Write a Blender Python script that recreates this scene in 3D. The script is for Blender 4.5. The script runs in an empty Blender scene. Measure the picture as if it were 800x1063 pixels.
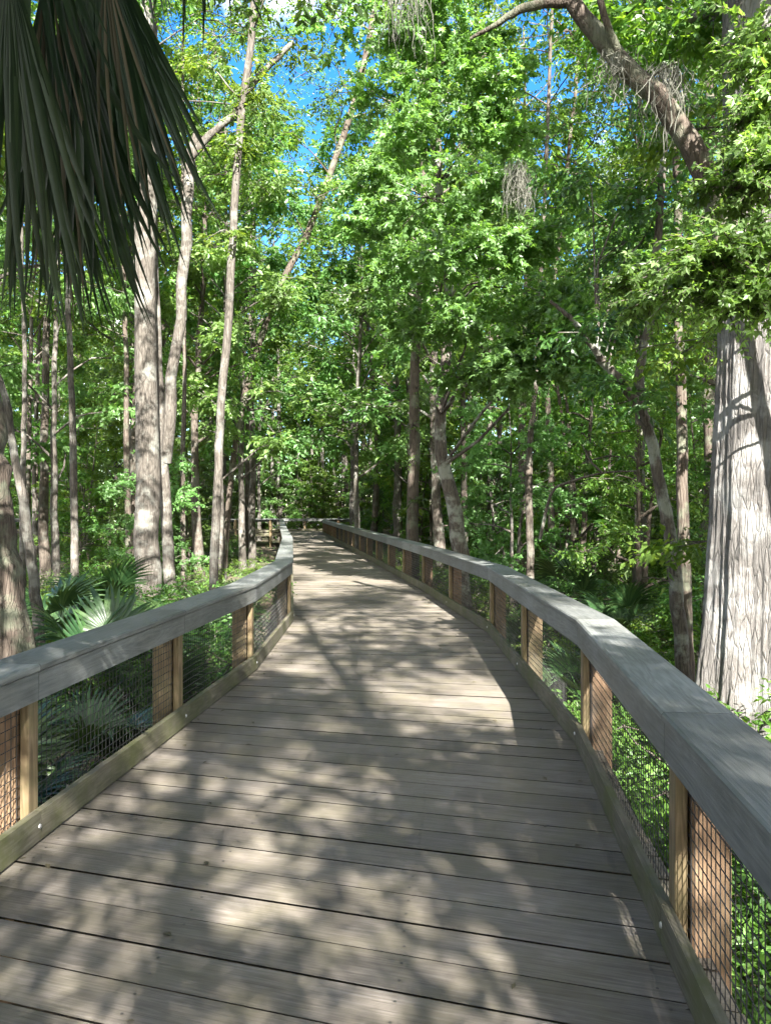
import bpy, math, random
import numpy as np
from mathutils import Vector, Matrix

C = bpy.context.scene.collection
R = np.random.RandomState(11)
random.seed(5)
H, F, HZ = 1.65, 830.0, 527.0
PI = math.pi
GZ = -0.85


def P(px, py, d):
    return np.array([(px - 400.0) / F * d, d, H - (py - HZ) / F * d])


# ------------------------------------------------------------------ mesh helpers
class Acc:
    def __init__(s):
        s.v = []; s.f = []; s.uv = []; s.n = 0; s.has_uv = False

    def add(s, v, f, uv=None):
        v = np.asarray(v, dtype=np.float32).reshape(-1, 3)
        f = np.asarray(f, dtype=np.int32)
        s.v.append(v); s.f.append(f + s.n); s.n += len(v)
        if uv is None:
            uv = np.zeros((f.size, 2), np.float32)
        else:
            s.has_uv = True
        s.uv.append(np.asarray(uv, np.float32).reshape(-1, 2))

    def mesh(s, name, mat, smooth=False):
        me = bpy.data.meshes.new(name)
        if s.n:
            v = np.concatenate(s.v)
            sizes = np.concatenate([np.full(len(f), f.shape[1], np.int32) for f in s.f])
            loops = np.concatenate([f.ravel() for f in s.f]).astype(np.int32)
            starts = np.concatenate([[0], np.cumsum(sizes)[:-1]]).astype(np.int32)
            me.vertices.add(len(v)); me.vertices.foreach_set('co', v.ravel())
            me.loops.add(len(loops)); me.loops.foreach_set('vertex_index', loops)
            me.polygons.add(len(sizes)); me.polygons.foreach_set('loop_start', starts)
            me.polygons.foreach_set('loop_total', sizes)
            if s.has_uv:
                me.uv_layers.new(name='UVMap')
                me.uv_layers[0].data.foreach_set('uv', np.concatenate(s.uv).ravel())
            me.polygons.foreach_set('use_smooth', np.full(len(sizes), bool(smooth)))
            me.update(calc_edges=True)
        if mat:
            me.materials.append(mat)
        return me


def link(name, me, parent=None, loc=(0, 0, 0), rot=(0, 0, 0), sc=None):
    o = bpy.data.objects.new(name, me)
    C.objects.link(o)
    o.location = loc; o.rotation_euler = rot
    if sc is not None:
        o.scale = (sc, sc, sc) if not hasattr(sc, '__len__') else sc
    if parent is not None:
        o.parent = parent
    return o


def tag(o, label, cat, group=None):
    o['label'] = label; o['category'] = cat
    if group:
        o['group'] = group
    return o


def empty(name, loc, rz=0.0, sc=1.0):
    o = link(name, None, loc=loc, rot=(0, 0, rz), sc=sc)
    o.empty_display_size = 0.2
    return o


def nrm(a):
    a = np.asarray(a, float)
    return a / (np.linalg.norm(a, axis=-1, keepdims=True) + 1e-9)


def smooth_path(pts, n):
    pts = np.asarray(pts, float)
    if len(pts) < 3:
        t = np.linspace(0, 1, n)[:, None]
        return pts[0] * (1 - t) + pts[-1] * t
    ext = np.vstack([2 * pts[0] - pts[1], pts, 2 * pts[-1] - pts[-2]])
    out = []
    m = len(pts) - 1
    for u in np.linspace(0, m - 1e-6, n):
        i = int(u); t = u - i
        a, b, c, d = ext[i], ext[i + 1], ext[i + 2], ext[i + 3]
        out.append(0.5 * ((2 * b) + (-a + c) * t + (2 * a - 5 * b + 4 * c - d) * t * t + (-a + 3 * b - 3 * c + d) * t ** 3))
    return np.array(out)


def tube(acc, pts, rad, seg=8, lump=0.0, flute=None, rs=None):
    pts = np.asarray(pts, float); n = len(pts)
    rad = np.asarray(rad, float) * np.ones(n)
    tan = nrm(np.gradient(pts, axis=0))
    ref = np.array([1.0, 0.13, 0.07]) if abs(tan[0][2]) > 0.6 else np.array([0.05, 0.1, 1.0])
    a = nrm(np.cross(tan, ref)); b = nrm(np.cross(tan, a))
    th = np.linspace(0, 2 * PI, seg, endpoint=False)
    r = rad[:, None] * np.ones((n, seg))
    if lump and rs is not None:
        k = rs.normal(0, 1, (n, seg))
        k = (k + np.roll(k, 1, 1) + np.roll(k, -1, 1)) / 2.2
        k[1:-1] = (k[1:-1] + k[:-2] + k[2:]) / 2.0
        r = r * (1 + lump * k)
    if flute is not None:
        r = r * flute(np.linspace(0, 1, n)[:, None], th[None, :])
    v = pts[:, None, :] + r[..., None] * (np.cos(th)[None, :, None] * a[:, None, :] + np.sin(th)[None, :, None] * b[:, None, :])
    i = np.arange(n - 1)[:, None]; j = np.arange(seg)[None, :]
    f = np.stack([i * seg + j, i * seg + (j + 1) % seg, (i + 1) * seg + (j + 1) % seg, (i + 1) * seg + j], -1).reshape(-1, 4)
    acc.add(v.reshape(-1, 3), f)


# leaf templates: x across, y along, z normal
LEAF_OVAL = (np.array([[0, 0, 0], [-.24, .42, .05], [0, 1, -.08], [.24, .42, .05]]), np.array([[0, 3, 2, 1]]))
_l = 0.62
LEAF_MAPLE = (np.array([[0, 0, 0],
                        [-.26, .45, .04], [0, 1, -.10], [.26, .45, .04],
                        [-.50, .16, -.02], [-.66, .62, -.09],
                        [.50, .16, -.02], [.66, .62, -.09]]),
              np.array([[0, 3, 2, 1], [0, 1, 5, 4], [0, 6, 7, 3]]))


def leaves(acc, pos, yd, zd, size, tmpl):
    tv, tf = tmpl
    yd = nrm(yd); xd = nrm(np.cross(yd, zd)); zd = np.cross(xd, yd)
    n = len(pos); k = len(tv)
    v = pos[:, None, :] + size[:, None, None] * (tv[None, :, 0:1] * xd[:, None, :] + tv[None, :, 1:2] * yd[:, None, :] + tv[None, :, 2:3] * zd[:, None, :])
    f = tf[None] + (np.arange(n) * k)[:, None, None]
    acc.add(v.reshape(-1, 3), f.reshape(-1, tf.shape[1]))


def sprays(acc, org, d, L, k, size, tmpl, rs, twig=None, flat=0.85, droop=0.25):
    """twigs with k alternate leaves; org (S,3), d (S,3)"""
    S = len(org)
    if S == 0:
        return
    d = nrm(d)
    up = nrm(np.array([0, 0, 1.0]) + rs.normal(0, 0.28, (S, 3)))
    lat = nrm(np.cross(d, up))
    t = (np.arange(k) + 0.6) / k
    L = L * rs.uniform(0.7, 1.25, (S, 1))
    pos = org[:, None, :] + d[:, None, :] * (t[None, :, None] * L[:, :, None]) - np.array([0, 0, 1.0]) * (droop * (t[None, :] ** 2) * L)[..., None]
    side = np.where(np.arange(k) % 2 == 0, 1.0, -1.0)
    yd = d[:, None, :] * 0.55 + lat[:, None, :] * (side * 0.85)[None, :, None] + rs.normal(0, 0.32, (S, k, 3)) - np.array([0, 0, 0.5])
    zd = up[:, None, :] + rs.normal(0, flat, (S, k, 3))
    sz = size * rs.uniform(0.6, 1.3, (S, k)) * (1 - 0.25 * t[None, :])
    leaves(acc, pos.reshape(-1, 3), yd.reshape(-1, 3), zd.reshape(-1, 3), sz.ravel(), tmpl)
    if twig is not None:
        e = org + d * L - np.array([0, 0, 1.0]) * droop * L
        m = (org + d * L * 0.5) - np.array([0, 0, 1.0]) * droop * L * 0.25
        sticks(twig, org, m, 0.006); sticks(twig, m, e, 0.004)


def sticks(acc, a, b, r):
    """many thin three-sided prisms at once"""
    a = np.asarray(a, float); b = np.asarray(b, float)
    t = nrm(b - a)
    ref = np.where(np.abs(t[:, 2:3]) > 0.8, np.array([[1.0, 0, 0]]), np.array([[0, 0, 1.0]]))
    u = nrm(np.cross(t, ref)); w = np.cross(t, u)
    r = np.asarray(r) * np.ones(len(a))
    vs = []
    for p, rr in ((a, r), (b, r * 0.7)):
        for k in range(3):
            th = 2 * PI * k / 3
            vs.append(p + rr[:, None] * (math.cos(th) * u + math.sin(th) * w))
    v = np.stack(vs, 1)
    q = np.array([[0, 1, 4, 3], [1, 2, 5, 4], [2, 0, 3, 5]])
    f = q[None] + (np.arange(len(a)) * 6)[:, None, None]
    acc.add(v.reshape(-1, 3), f.reshape(-1, 4))


# ------------------------------------------------------------------ materials
def newmat(name):
    m = bpy.data.materials.new(name); m.use_nodes = True
    nt = m.node_tree; nt.nodes.clear()
    return m, nt


def N(nt, t, **kw):
    n = nt.nodes.new(t)
    for k, v in kw.items():
        if k.startswith('_'):
            setattr(n, k[1:], v)
        else:
            n.inputs[k.replace('__', ' ')].default_value = v
    return n


def ramp(nt, stops):
    r = nt.nodes.new('ShaderNodeValToRGB')
    el = r.color_ramp.elements
    while len(el) < len(stops):
        el.new(0.5)
    for e, (p, c) in zip(el, stops):
        e.position = p; e.color = (c[0], c[1], c[2], 1)
    return r


def leaf_mat(name, dark, mid, light, trans=0.35, tcol=None, rough=0.45, spec=0.4):
    m, nt = newmat(name); L = nt.links.new
    g = N(nt, 'ShaderNodeNewGeometry')
    oi = N(nt, 'ShaderNodeObjectInfo')
    r = ramp(nt, [(0, dark), (0.5, mid), (1, light)])
    L(g.outputs['Random Per Island'], r.inputs[0])
    tc = N(nt, 'ShaderNodeTexCoord')
    nz = N(nt, 'ShaderNodeTexNoise', Scale=0.55, Detail=2.0)
    L(tc.outputs['Object'], nz.inputs['Vector'])
    hs = N(nt, 'ShaderNodeHueSaturation', Saturation=1.10)
    mr = N(nt, 'ShaderNodeMapRange', From__Min=0, From__Max=1, To__Min=0.474, To__Max=0.515)
    L(oi.outputs['Random'], mr.inputs[0]); L(mr.outputs[0], hs.inputs['Hue'])
    mv = N(nt, 'ShaderNodeMapRange', From__Min=0.3, From__Max=0.7, To__Min=0.7, To__Max=1.35)
    L(nz.outputs[0], mv.inputs[0]); L(mv.outputs[0], hs.inputs['Value'])
    L(r.outputs[0], hs.inputs['Color'])
    p = N(nt, 'ShaderNodeBsdfPrincipled', Roughness=rough)
    p.inputs['Specular IOR Level'].default_value = spec
    L(hs.outputs[0], p.inputs['Base Color'])
    t = N(nt, 'ShaderNodeBsdfTranslucent')
    mx = N(nt, 'ShaderNodeMix', _data_type='RGBA', _blend_type='MULTIPLY')
    mx.inputs[0].default_value = 1.0
    L(hs.outputs[0], mx.inputs[6]); mx.inputs[7].default_value = tcol or (2.1, 2.0, 0.75, 1)
    L(mx.outputs[2], t.inputs['Color'])
    ms = N(nt, 'ShaderNodeMixShader'); ms.inputs[0].default_value = trans
    L(p.outputs[0], ms.inputs[1]); L(t.outputs[0], ms.inputs[2])
    o = N(nt, 'ShaderNodeOutputMaterial'); L(ms.outputs[0], o.inputs[0])
    return m


def bark_mat(name, c0, c1, c2, sc=(9, 9, 1.6), lichen=None, lich_amt=0.5, bump=0.6, plates=14):
    m, nt = newmat(name); L = nt.links.new
    tc = N(nt, 'ShaderNodeTexCoord')
    mp = N(nt, 'ShaderNodeMapping'); mp.inputs['Scale'].default_value = sc
    L(tc.outputs['Object'], mp.inputs['Vector'])
    n1 = N(nt, 'ShaderNodeTexNoise', Scale=3.2, Detail=9.0, Roughness=0.72, Distortion=0.25)
    L(mp.outputs[0], n1.inputs['Vector'])
    vo = N(nt, 'ShaderNodeTexVoronoi', Scale=plates / 9.0, _feature='DISTANCE_TO_EDGE')
    L(mp.outputs[0], vo.inputs['Vector'])
    cr = ramp(nt, [(0.0, (0.25, 0.25, 0.25)), (0.10, (1, 1, 1))])
    L(vo.outputs['Distance'], cr.inputs[0])
    r = ramp(nt, [(0.30, c0), (0.52, c1), (0.72, c2)])
    L(n1.outputs[0], r.inputs[0])
    mul = N(nt, 'ShaderNodeMix', _data_type='RGBA', _blend_type='MULTIPLY'); mul.inputs[0].default_value = 0.55
    L(r.outputs[0], mul.inputs[6]); L(cr.outputs[0], mul.inputs[7])
    col = mul.outputs[2]
    n2 = N(nt, 'ShaderNodeTexNoise', Scale=2.3, Detail=6.0, Roughness=0.65)
    L(tc.outputs['Object'], n2.inputs['Vector'])
    if lichen:
        lr = ramp(nt, [(0.50, (0, 0, 0)), (0.60, (lich_amt,) * 3)])
        L(n2.outputs[0], lr.inputs[0])
        m2 = N(nt, 'ShaderNodeMix', _data_type='RGBA')
        L(lr.outputs[0], m2.inputs[0]); L(col, m2.inputs[6]); m2.inputs[7].default_value = (*lichen, 1)
        col = m2.outputs[2]
    p = N(nt, 'ShaderNodeBsdfPrincipled', Roughness=0.9)
    p.inputs['Specular IOR Level'].default_value = 0.15
    L(col, p.inputs['Base Color'])
    ad = N(nt, 'ShaderNodeMath', _operation='MULTIPLY')
    L(n1.outputs[0], ad.inputs[0]); L(cr.outputs[0], ad.inputs[1])
    b = N(nt, 'ShaderNodeBump', Strength=bump, Distance=0.03)
    L(ad.outputs[0], b.inputs['Height']); L(b.outputs[0], p.inputs['Normal'])
    o = N(nt, 'ShaderNodeOutputMaterial'); L(p.outputs[0], o.inputs[0])
    return m


def wood_mat(name, c0, c1, c2, moss=None, moss_amt=0.0, grain=(1.6, 26), rough=0.75, bump=0.25, island=0.25, rings=0.35, spec=0.3):
    """weathered timber, grain along U"""
    m, nt = newmat(name); L = nt.links.new
    uv = N(nt, 'ShaderNodeUVMap')
    g = N(nt, 'ShaderNodeNewGeometry')
    off = N(nt, 'ShaderNodeVectorMath', _operation='SCALE')
    cmb = N(nt, 'ShaderNodeCombineXYZ')
    L(g.outputs['Random Per Island'], cmb.inputs[0]); L(g.outputs['Random Per Island'], cmb.inputs[2])
    L(cmb.outputs[0], off.inputs[0]); off.inputs['Scale'].default_value = 37.0
    ad = N(nt, 'ShaderNodeVectorMath', _operation='ADD')
    L(uv.outputs[0], ad.inputs[0]); L(off.outputs[0], ad.inputs[1])
    mp = N(nt, 'ShaderNodeMapping'); mp.inputs['Scale'].default_value = (grain[0], grain[1], 1)
    L(ad.outputs[0], mp.inputs['Vector'])
    n1 = N(nt, 'ShaderNodeTexNoise', Scale=2.2, Detail=10.0, Roughness=0.68, Distortion=0.5)
    L(mp.outputs[0], n1.inputs['Vector'])
    mp2 = N(nt, 'ShaderNodeMapping'); mp2.inputs['Scale'].default_value = (0.9, 7.0, 1)
    L(ad.outputs[0], mp2.inputs['Vector'])
    n3 = N(nt, 'ShaderNodeTexNoise', Scale=1.0, Detail=2.0)
    L(mp2.outputs[0], n3.inputs['Vector'])
    rg = N(nt, 'ShaderNodeMath', _operation='MULTIPLY'); rg.inputs[1].default_value = 90.0
    L(n3.outputs[0], rg.inputs[0])
    sn = N(nt, 'ShaderNodeMath', _operation='SINE'); L(rg.outputs[0], sn.inputs[0])
    mrs = N(nt, 'ShaderNodeMapRange', From__Min=-1, From__Max=1, To__Min=0.5 - rings * .35, To__Max=0.5 + rings * .35)
    L(sn.outputs[0], mrs.inputs[0])
    avg = N(nt, 'ShaderNodeMix'); avg.inputs[0].default_value = rings
    L(n1.outputs[0], avg.inputs[2]); L(mrs.outputs[0], avg.inputs[3])
    r = ramp(nt, [(0.34, c0), (0.5, c1), (0.68, c2)])
    L(avg.outputs[0], r.inputs[0])
    hs = N(nt, 'ShaderNodeHueSaturation')
    mv = N(nt, 'ShaderNodeMapRange', To__Min=1 - island, To__Max=1 + island)
    L(g.outputs['Random Per Island'], mv.inputs[0]); L(mv.outputs[0], hs.inputs['Value'])
    L(r.outputs[0], hs.inputs['Color'])
    col = hs.outputs[0]
    tc = N(nt, 'ShaderNodeTexCoord')
    n2 = N(nt, 'ShaderNodeTexNoise', Scale=1.7, Detail=6.0, Roughness=0.65)
    L(tc.outputs['Object'], n2.inputs['Vector'])
    st = ramp(nt, [(0.38, (0.72, 0.70, 0.66)), (0.62, (1.1, 1.1, 1.1))])
    L(n2.outputs[0], st.inputs[0])
    mu = N(nt, 'ShaderNodeMix', _data_type='RGBA', _blend_type='MULTIPLY'); mu.inputs[0].default_value = 0.8
    L(col, mu.inputs[6]); L(st.outputs[0], mu.inputs[7]); col = mu.outputs[2]
    if moss:
        n4 = N(nt, 'ShaderNodeTexNoise', Scale=3.1, Detail=7.0, Roughness=0.7)
        L(tc.outputs['Object'], n4.inputs['Vector'])
        lr = ramp(nt, [(0.42, (0, 0, 0)), (0.62, (moss_amt,) * 3)])
        L(n4.outputs[0], lr.inputs[0])
        m2 = N(nt, 'ShaderNodeMix', _data_type='RGBA')
        L(lr.outputs[0], m2.inputs[0]); L(col, m2.inputs[6]); m2.inputs[7].default_value = (*moss, 1)
        col = m2.outputs[2]
    p = N(nt, 'ShaderNodeBsdfPrincipled', Roughness=rough)
    p.inputs['Specular IOR Level'].default_value = spec
    L(col, p.inputs['Base Color'])
    b = N(nt, 'ShaderNodeBump', Strength=bump, Distance=0.006)
    L(avg.outputs[0], b.inputs['Height']); L(b.outputs[0], p.inputs['Normal'])
    o = N(nt, 'ShaderNodeOutputMaterial'); L(p.outputs[0], o.inputs[0])
    return m


def plain_mat(name, c, rough=0.6, metal=0.0, var=0.2, scale=20):
    m, nt = newmat(name); L = nt.links.new
    tc = N(nt, 'ShaderNodeTexCoord')
    n = N(nt, 'ShaderNodeTexNoise', Scale=float(scale), Detail=4.0)
    L(tc.outputs['Object'], n.inputs['Vector'])
    r = ramp(nt, [(0.3, tuple(x * (1 - var) for x in c)), (0.7, tuple(x * (1 + var) for x in c))])
    L(n.outputs[0], r.inputs[0])
    p = N(nt, 'ShaderNodeBsdfPrincipled', Roughness=rough, Metallic=metal)
    L(r.outputs[0], p.inputs['Base Color'])
    o = N(nt, 'ShaderNodeOutputMaterial'); L(p.outputs[0], o.inputs[0])
    return m


M = {}
M['leaf_maple'] = leaf_mat('maple leaves', (.070, .138, .044), (.098, .182, .064), (.130, .215, .092), 0.52, tcol=(1.8, 1.85, .75, 1), rough=0.40, spec=0.5)
M['leaf_mid'] = leaf_mat('hardwood leaves', (.042, .092, .022), (.070, .135, .032), (.105, .172, .045), 0.52, tcol=(2.2, 2.0, .7, 1))
M['leaf_dark'] = leaf_mat('evergreen oak leaves', (.030, .064, .020), (.048, .094, .026), (.072, .128, .036), 0.40, rough=0.36, spec=0.5)
M['leaf_lime'] = leaf_mat('young lime green leaves', (.06, .12, .02), (.09, .16, .03), (.12, .20, .04), 0.5)
M['fern'] = leaf_mat('ground cover leaves', (.035, .085, .02), (.06, .125, .03), (.09, .165, .045), 0.35)
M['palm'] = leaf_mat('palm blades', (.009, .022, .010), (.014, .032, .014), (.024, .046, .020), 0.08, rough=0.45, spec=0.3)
M['palm_dry'] = leaf_mat('dry palm blades', (.045, .043, .027), (.070, .063, .040), (.105, .094, .065), 0.12, tcol=(1.2, 1.1, .9, 1), rough=0.6, spec=0.2)
M['bark_pale'] = bark_mat('pale bark', (.038, .033, .027), (.072, .064, .054), (.12, .11, .096), lichen=(.145, .145, .127), lich_amt=.7)
M['bark_brown'] = bark_mat('brown bark', (.036, .029, .023), (.076, .063, .051), (.13, .113, .093), lichen=(.18, .19, .16), lich_amt=.35, plates=20)
M['bark_dark'] = bark_mat('dark bark', (.035, .028, .022), (.075, .060, .048), (.14, .12, .10), sc=(14, 14, 1.2), lichen=(.16, .19, .13), lich_amt=.4, plates=18)
M['bark_cypress'] = bark_mat('fibrous grey bark', (.095, .086, .077), (.142, .133, .124), (.20, .193, .184), sc=(30, 30, 4.0), lichen=(.34, .34, .325), lich_amt=.5, bump=.9, plates=7)
M['bark_mottled'] = bark_mat('mottled bark', (.035, .029, .024), (.085, .072, .06), (.14, .125, .107), lichen=(.21, .22, .185), lich_amt=.8)
M['moss'] = plain_mat('spanish moss', (.115, .115, .092), 0.95, var=.35, scale=6)
M['deadwood'] = bark_mat('bleached dead wood', (.14, .12, .10), (.24, .215, .185), (.34, .315, .285), sc=(12, 12, 12))
M['deck'] = wood_mat('weathered deck boards', (.072, .062, .051), (.124, .109, .093), (.182, .165, .146), moss=(.105, .095, .055), moss_amt=.4, island=.20, grain=(1.6, 46), rings=.24, bump=.6)
M['rail'] = wood_mat('grey composite rail', (.066, .073, .070), (.120, .127, .123), (.180, .187, .181), grain=(1.4, 30), rough=0.5, bump=.5, island=.2, rings=.35, spec=.4)
M['post'] = wood_mat('treated pine posts', (.085, .058, .032), (.15, .108, .062), (.22, .165, .10), moss=(.085, .09, .034), moss_amt=.55, island=.18, rings=.4)
M['post_red'] = wood_mat('reddish treated pine', (.095, .058, .035), (.165, .103, .062), (.23, .155, .098), moss=(.09, .08, .04), moss_amt=.35, island=.2, rings=.4)
M['toe'] = wood_mat('mossy kick boards', (.056, .050, .036), (.100, .090, .066), (.155, .142, .110), moss=(.055, .062, .018), moss_amt=.75, island=.12)
M['wire'] = plain_mat('black vinyl wire', (.018, .018, .018), 0.55, var=.3)
M['bolt'] = plain_mat('galvanised bolt', (.45, .45, .44), 0.45, metal=.8)

M['palmetto'] = leaf_mat('palmetto blades', (.026, .056, .022), (.042, .084, .032), (.070, .12, .048), 0.2, rough=.4, spec=.4)
# ground
m, nt = newmat('forest floor'); L = nt.links.new
tc = N(nt, 'ShaderNodeTexCoord')
n1 = N(nt, 'ShaderNodeTexNoise', Scale=7.0, Detail=12.0, Roughness=0.75)
n2 = N(nt, 'ShaderNodeTexNoise', Scale=0.35, Detail=5.0)
L(tc.outputs['Object'], n1.inputs['Vector']); L(tc.outputs['Object'], n2.inputs['Vector'])
r1 = ramp(nt, [(.3, (.028, .022, .014)), (.5, (.085, .062, .038)), (.66, (.20, .15, .10)), (.78, (.32, .26, .19))])
L(n1.outputs[0], r1.inputs[0])
r2 = ramp(nt, [(.45, (0, 0, 0)), (.6, (.55, .55, .55))]); L(n2.outputs[0], r2.inputs[0])
mx = N(nt, 'ShaderNodeMix', _data_type='RGBA'); L(r2.outputs[0], mx.inputs[0]); L(r1.outputs[0], mx.inputs[6]); mx.inputs[7].default_value = (.035, .06, .018, 1)
p = N(nt, 'ShaderNodeBsdfPrincipled', Roughness=.95); L(mx.outputs[2], p.inputs['Base Color'])
b = N(nt, 'ShaderNodeBump', Strength=.8, Distance=.05); L(n1.outputs[0], b.inputs['Height']); L(b.outputs[0], p.inputs['Normal'])
o = N(nt, 'ShaderNodeOutputMaterial'); L(p.outputs[0], o.inputs[0])
M['ground'] = m


def ground_z(x, y):
    return GZ + 0.10 * np.sin(x * .31 + 1.3) * np.cos(y * .23) + 0.06 * np.sin(x * .9 + y * .7)


# ------------------------------------------------------------------ ground
xs = np.concatenate([[-400, -200, -110], np.linspace(-70, 70, 141), [110, 200, 400]])
ys = np.concatenate([[-300, -120], np.linspace(-60, 120, 181), [180, 300, 600]])
X, Y = np.meshgrid(xs, ys)
v = np.stack([X, Y, ground_z(X, Y)], -1).reshape(-1, 3)
nx, ny = len(xs), len(ys)
i = np.arange(ny - 1)[:, None]; j = np.arange(nx - 1)[None, :]
f = np.stack([i * nx + j, i * nx + j + 1, (i + 1) * nx + j + 1, (i + 1) * nx + j], -1).reshape(-1, 4)
a = Acc(); a.add(v, f)
g = link('ground', a.mesh('ground', M['ground'], True)); g['kind'] = 'structure'

# ------------------------------------------------------------------ boardwalk deck
RE = np.array([(-14, -3.4), (-9, -1.5), (-4.4, -.12), (.5, .80), (5.52, 1.35), (10.5, 1.37), (16.1, .74), (26.0, -.62), (42.0, -2.80), (50.3, -3.95), (53.6, -4.35)])
LE = np.array([(-14, -6.2), (-9, -4.05), (-4.5, -2.75), (-.5, -2.11), (3.95, -1.735), (8.1, -1.34), (11.6, -1.37), (20.6, -2.42), (30.6, -3.80), (50.6, -6.45), (53.6, -6.87)])
Er = lambda d: np.interp(d, RE[:, 0], RE[:, 1])
El = lambda d: np.interp(d, LE[:, 0], LE[:, 1])
CROSS0, CROSS1 = 53.6, 56.6


def board_box(acc, c4, z1, th, uoff):
    """c4: four (x,y) corners, left-near, right-near, right-far, left-far"""
    c4 = np.asarray(c4, float)
    zt = np.array(z1) * np.ones(4)
    iw = nrm(c4[3] - c4[0]) * .055
    v = np.vstack([np.c_[c4, zt], np.c_[c4 + np.array([iw, iw, -iw, -iw]), zt - th]])
    f = np.array([[0, 1, 2, 3], [4, 7, 6, 5], [0, 4, 5, 1], [1, 5, 6, 2], [2, 6, 7, 3], [3, 7, 4, 0]])
    ln = np.linalg.norm(c4[1] - c4[0]); w = np.linalg.norm(c4[3] - c4[0])
    u = {0: (0, 0), 1: (ln, 0), 2: (ln, w), 3: (0, w), 4: (0, -.05), 5: (ln, -.05), 6: (ln, w + .05), 7: (0, w + .05)}
    acc.add(v, f, np.array([[u[k] for k in q] for q in f]) + uoff)


deck = Acc(); screw = Acc()
pitch = 0.2265
d = -13.0
kb = 0
while d < CROSS0 + .4:
    def line(dc):
        mid = (Er(dc) + El(dc)) / 2
        mslope = np.interp(dc, [-12, 0, 3, 6, 10, 18, 54], [-.42, -.36, -.31, -.25, -.10, .11, .14])
        def cut(E, off):
            y = dc
            for _ in range(5):
                x = E(y) + off
                y = dc + mslope * (x - mid)
            return (x, y)
        return cut(El, -.13), cut(Er, .13), mslope
    l0, r0, ms = line(d + .0048 + R.uniform(-.002, .002)); l1, r1, _ = line(d + pitch - .0048)
    jl, jr = R.uniform(-.006, .006, 2)
    l0 = (l0[0] + jl, l0[1]); l1 = (l1[0] + jl, l1[1]); r0 = (r0[0] + jr, r0[1]); r1 = (r1[0] + jr, r1[1])
    zz = R.uniform(-.0018, .0018); cup = R.uniform(-.0012, .0012)
    board_box(deck, [l0, r0, r1, l1], [zz - cup, zz + cup, zz + cup, zz - cup], .038, (R.uniform(0, 50), R.uniform(0, 50)))
    if 1 < d < 14:
        for fx in (.075, .36, .64, .925):
            for fy in (.25, .75):
                q = (np.array(l0) * (1 - fx) + np.array(r0) * fx) * (1 - fy) + (np.array(l1) * (1 - fx) + np.array(r1) * fx) * fy
                q = q + R.uniform(-.006, .006, 2)
                th = np.linspace(0, 2 * PI, 8, endpoint=False)
                screw.add(np.c_[q[0] + .006 * np.cos(th), q[1] + .006 * np.sin(th), np.full(8, zz + .003)], [list(range(8))])
    d += pitch; kb += 1
# the crossing walk at the far end: boards run across it
x = -34.0
while x < 30:
    board_box(deck, [(x + .004, CROSS0 + .1), (x + pitch - .004, CROSS0 + .1), (x + pitch - .004, CROSS1 + .1), (x + .004, CROSS1 + .1)], [-.006 + R.uniform(-.002, .002)] * 4, .038,
              (R.uniform(0, 50), R.uniform(0, 50)))
    x += pitch
dk = link('boardwalk', deck.mesh('boardwalk', M['deck'])); dk['kind'] = 'structure'
link('screws', screw.mesh('screws', plain_mat('dark screw heads', (.06, .055, .05), .5, metal=.5)), dk)


def prism_run(acc, pts, prof, gap=0.0025):
    """profile (offset to the outer side, z) swept along a polyline, one mitred piece per segment"""
    pts = np.asarray(pts, float); n = len(pts)
    seg = nrm(pts[1:] - pts[:-1])
    nor = np.c_[seg[:, 1], -seg[:, 0]]
    mit = []
    for k in range(n):
        if k == 0: mit.append(nor[0])
        elif k == n - 1: mit.append(nor[-1])
        else:
            b_ = nrm(nor[k - 1] + nor[k]); mit.append(b_ / max(.35, b_ @ nor[k]))
    mit = np.array(mit)
    prof = np.asarray(prof, float); m_ = len(prof)
    per = np.r_[0, np.cumsum(np.linalg.norm(np.roll(prof, -1, 0) - prof, axis=1))]
    for k in range(n - 1):
        ln = np.linalg.norm(pts[k + 1] - pts[k])
        uo = R.uniform(0, 60)
        ring = []
        for e, sgn in ((k, 1), (k + 1, -1)):
            base = pts[e] + seg[k] * gap * sgn
            xy = base[None] + prof[:, :1] * mit[e][None]
            ring.append(np.c_[xy, prof[:, 1]])
        v = np.vstack(ring)
        fq = []; uvq = []
        for q in range(m_):
            q2 = (q + 1) % m_
            fq.append([q, q2, m_ + q2, m_ + q])
            uvq += [(uo, per[q]), (uo, per[q + 1]), (uo + ln, per[q + 1]), (uo + ln, per[q])]
        acc.add(v, fq, uvq)
        # end caps share no vertices with the sides: they are tiny seams
        acc.add(ring[0][::-1], [list(range(m_))], [(uo, 0)] * m_)
        acc.add(ring[1], [list(range(m_))], [(uo, 0)] * m_)


def box(acc, lo, hi, axis=2):
    lo = np.array(lo, float); hi = np.array(hi, float)
    v = np.array([[lo[0], lo[1], lo[2]], [hi[0], lo[1], lo[2]], [hi[0], hi[1], lo[2]], [lo[0], hi[1], lo[2]],
                  [lo[0], lo[1], hi[2]], [hi[0], lo[1], hi[2]], [hi[0], hi[1], hi[2]], [lo[0], hi[1], hi[2]]])
    f = np.array([[0, 3, 2, 1], [4, 5, 6, 7], [0, 1, 5, 4], [1, 2, 6, 5], [2, 3, 7, 6], [3, 0, 4, 7]])
    uv = []
    for q in f:
        for k in q:
            p_ = v[k]
            uv.append((p_[2], p_[0] + p_[1]) if axis == 2 else (p_[0], p_[1] + p_[2]))
    acc.add(v, f, uv)


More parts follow.
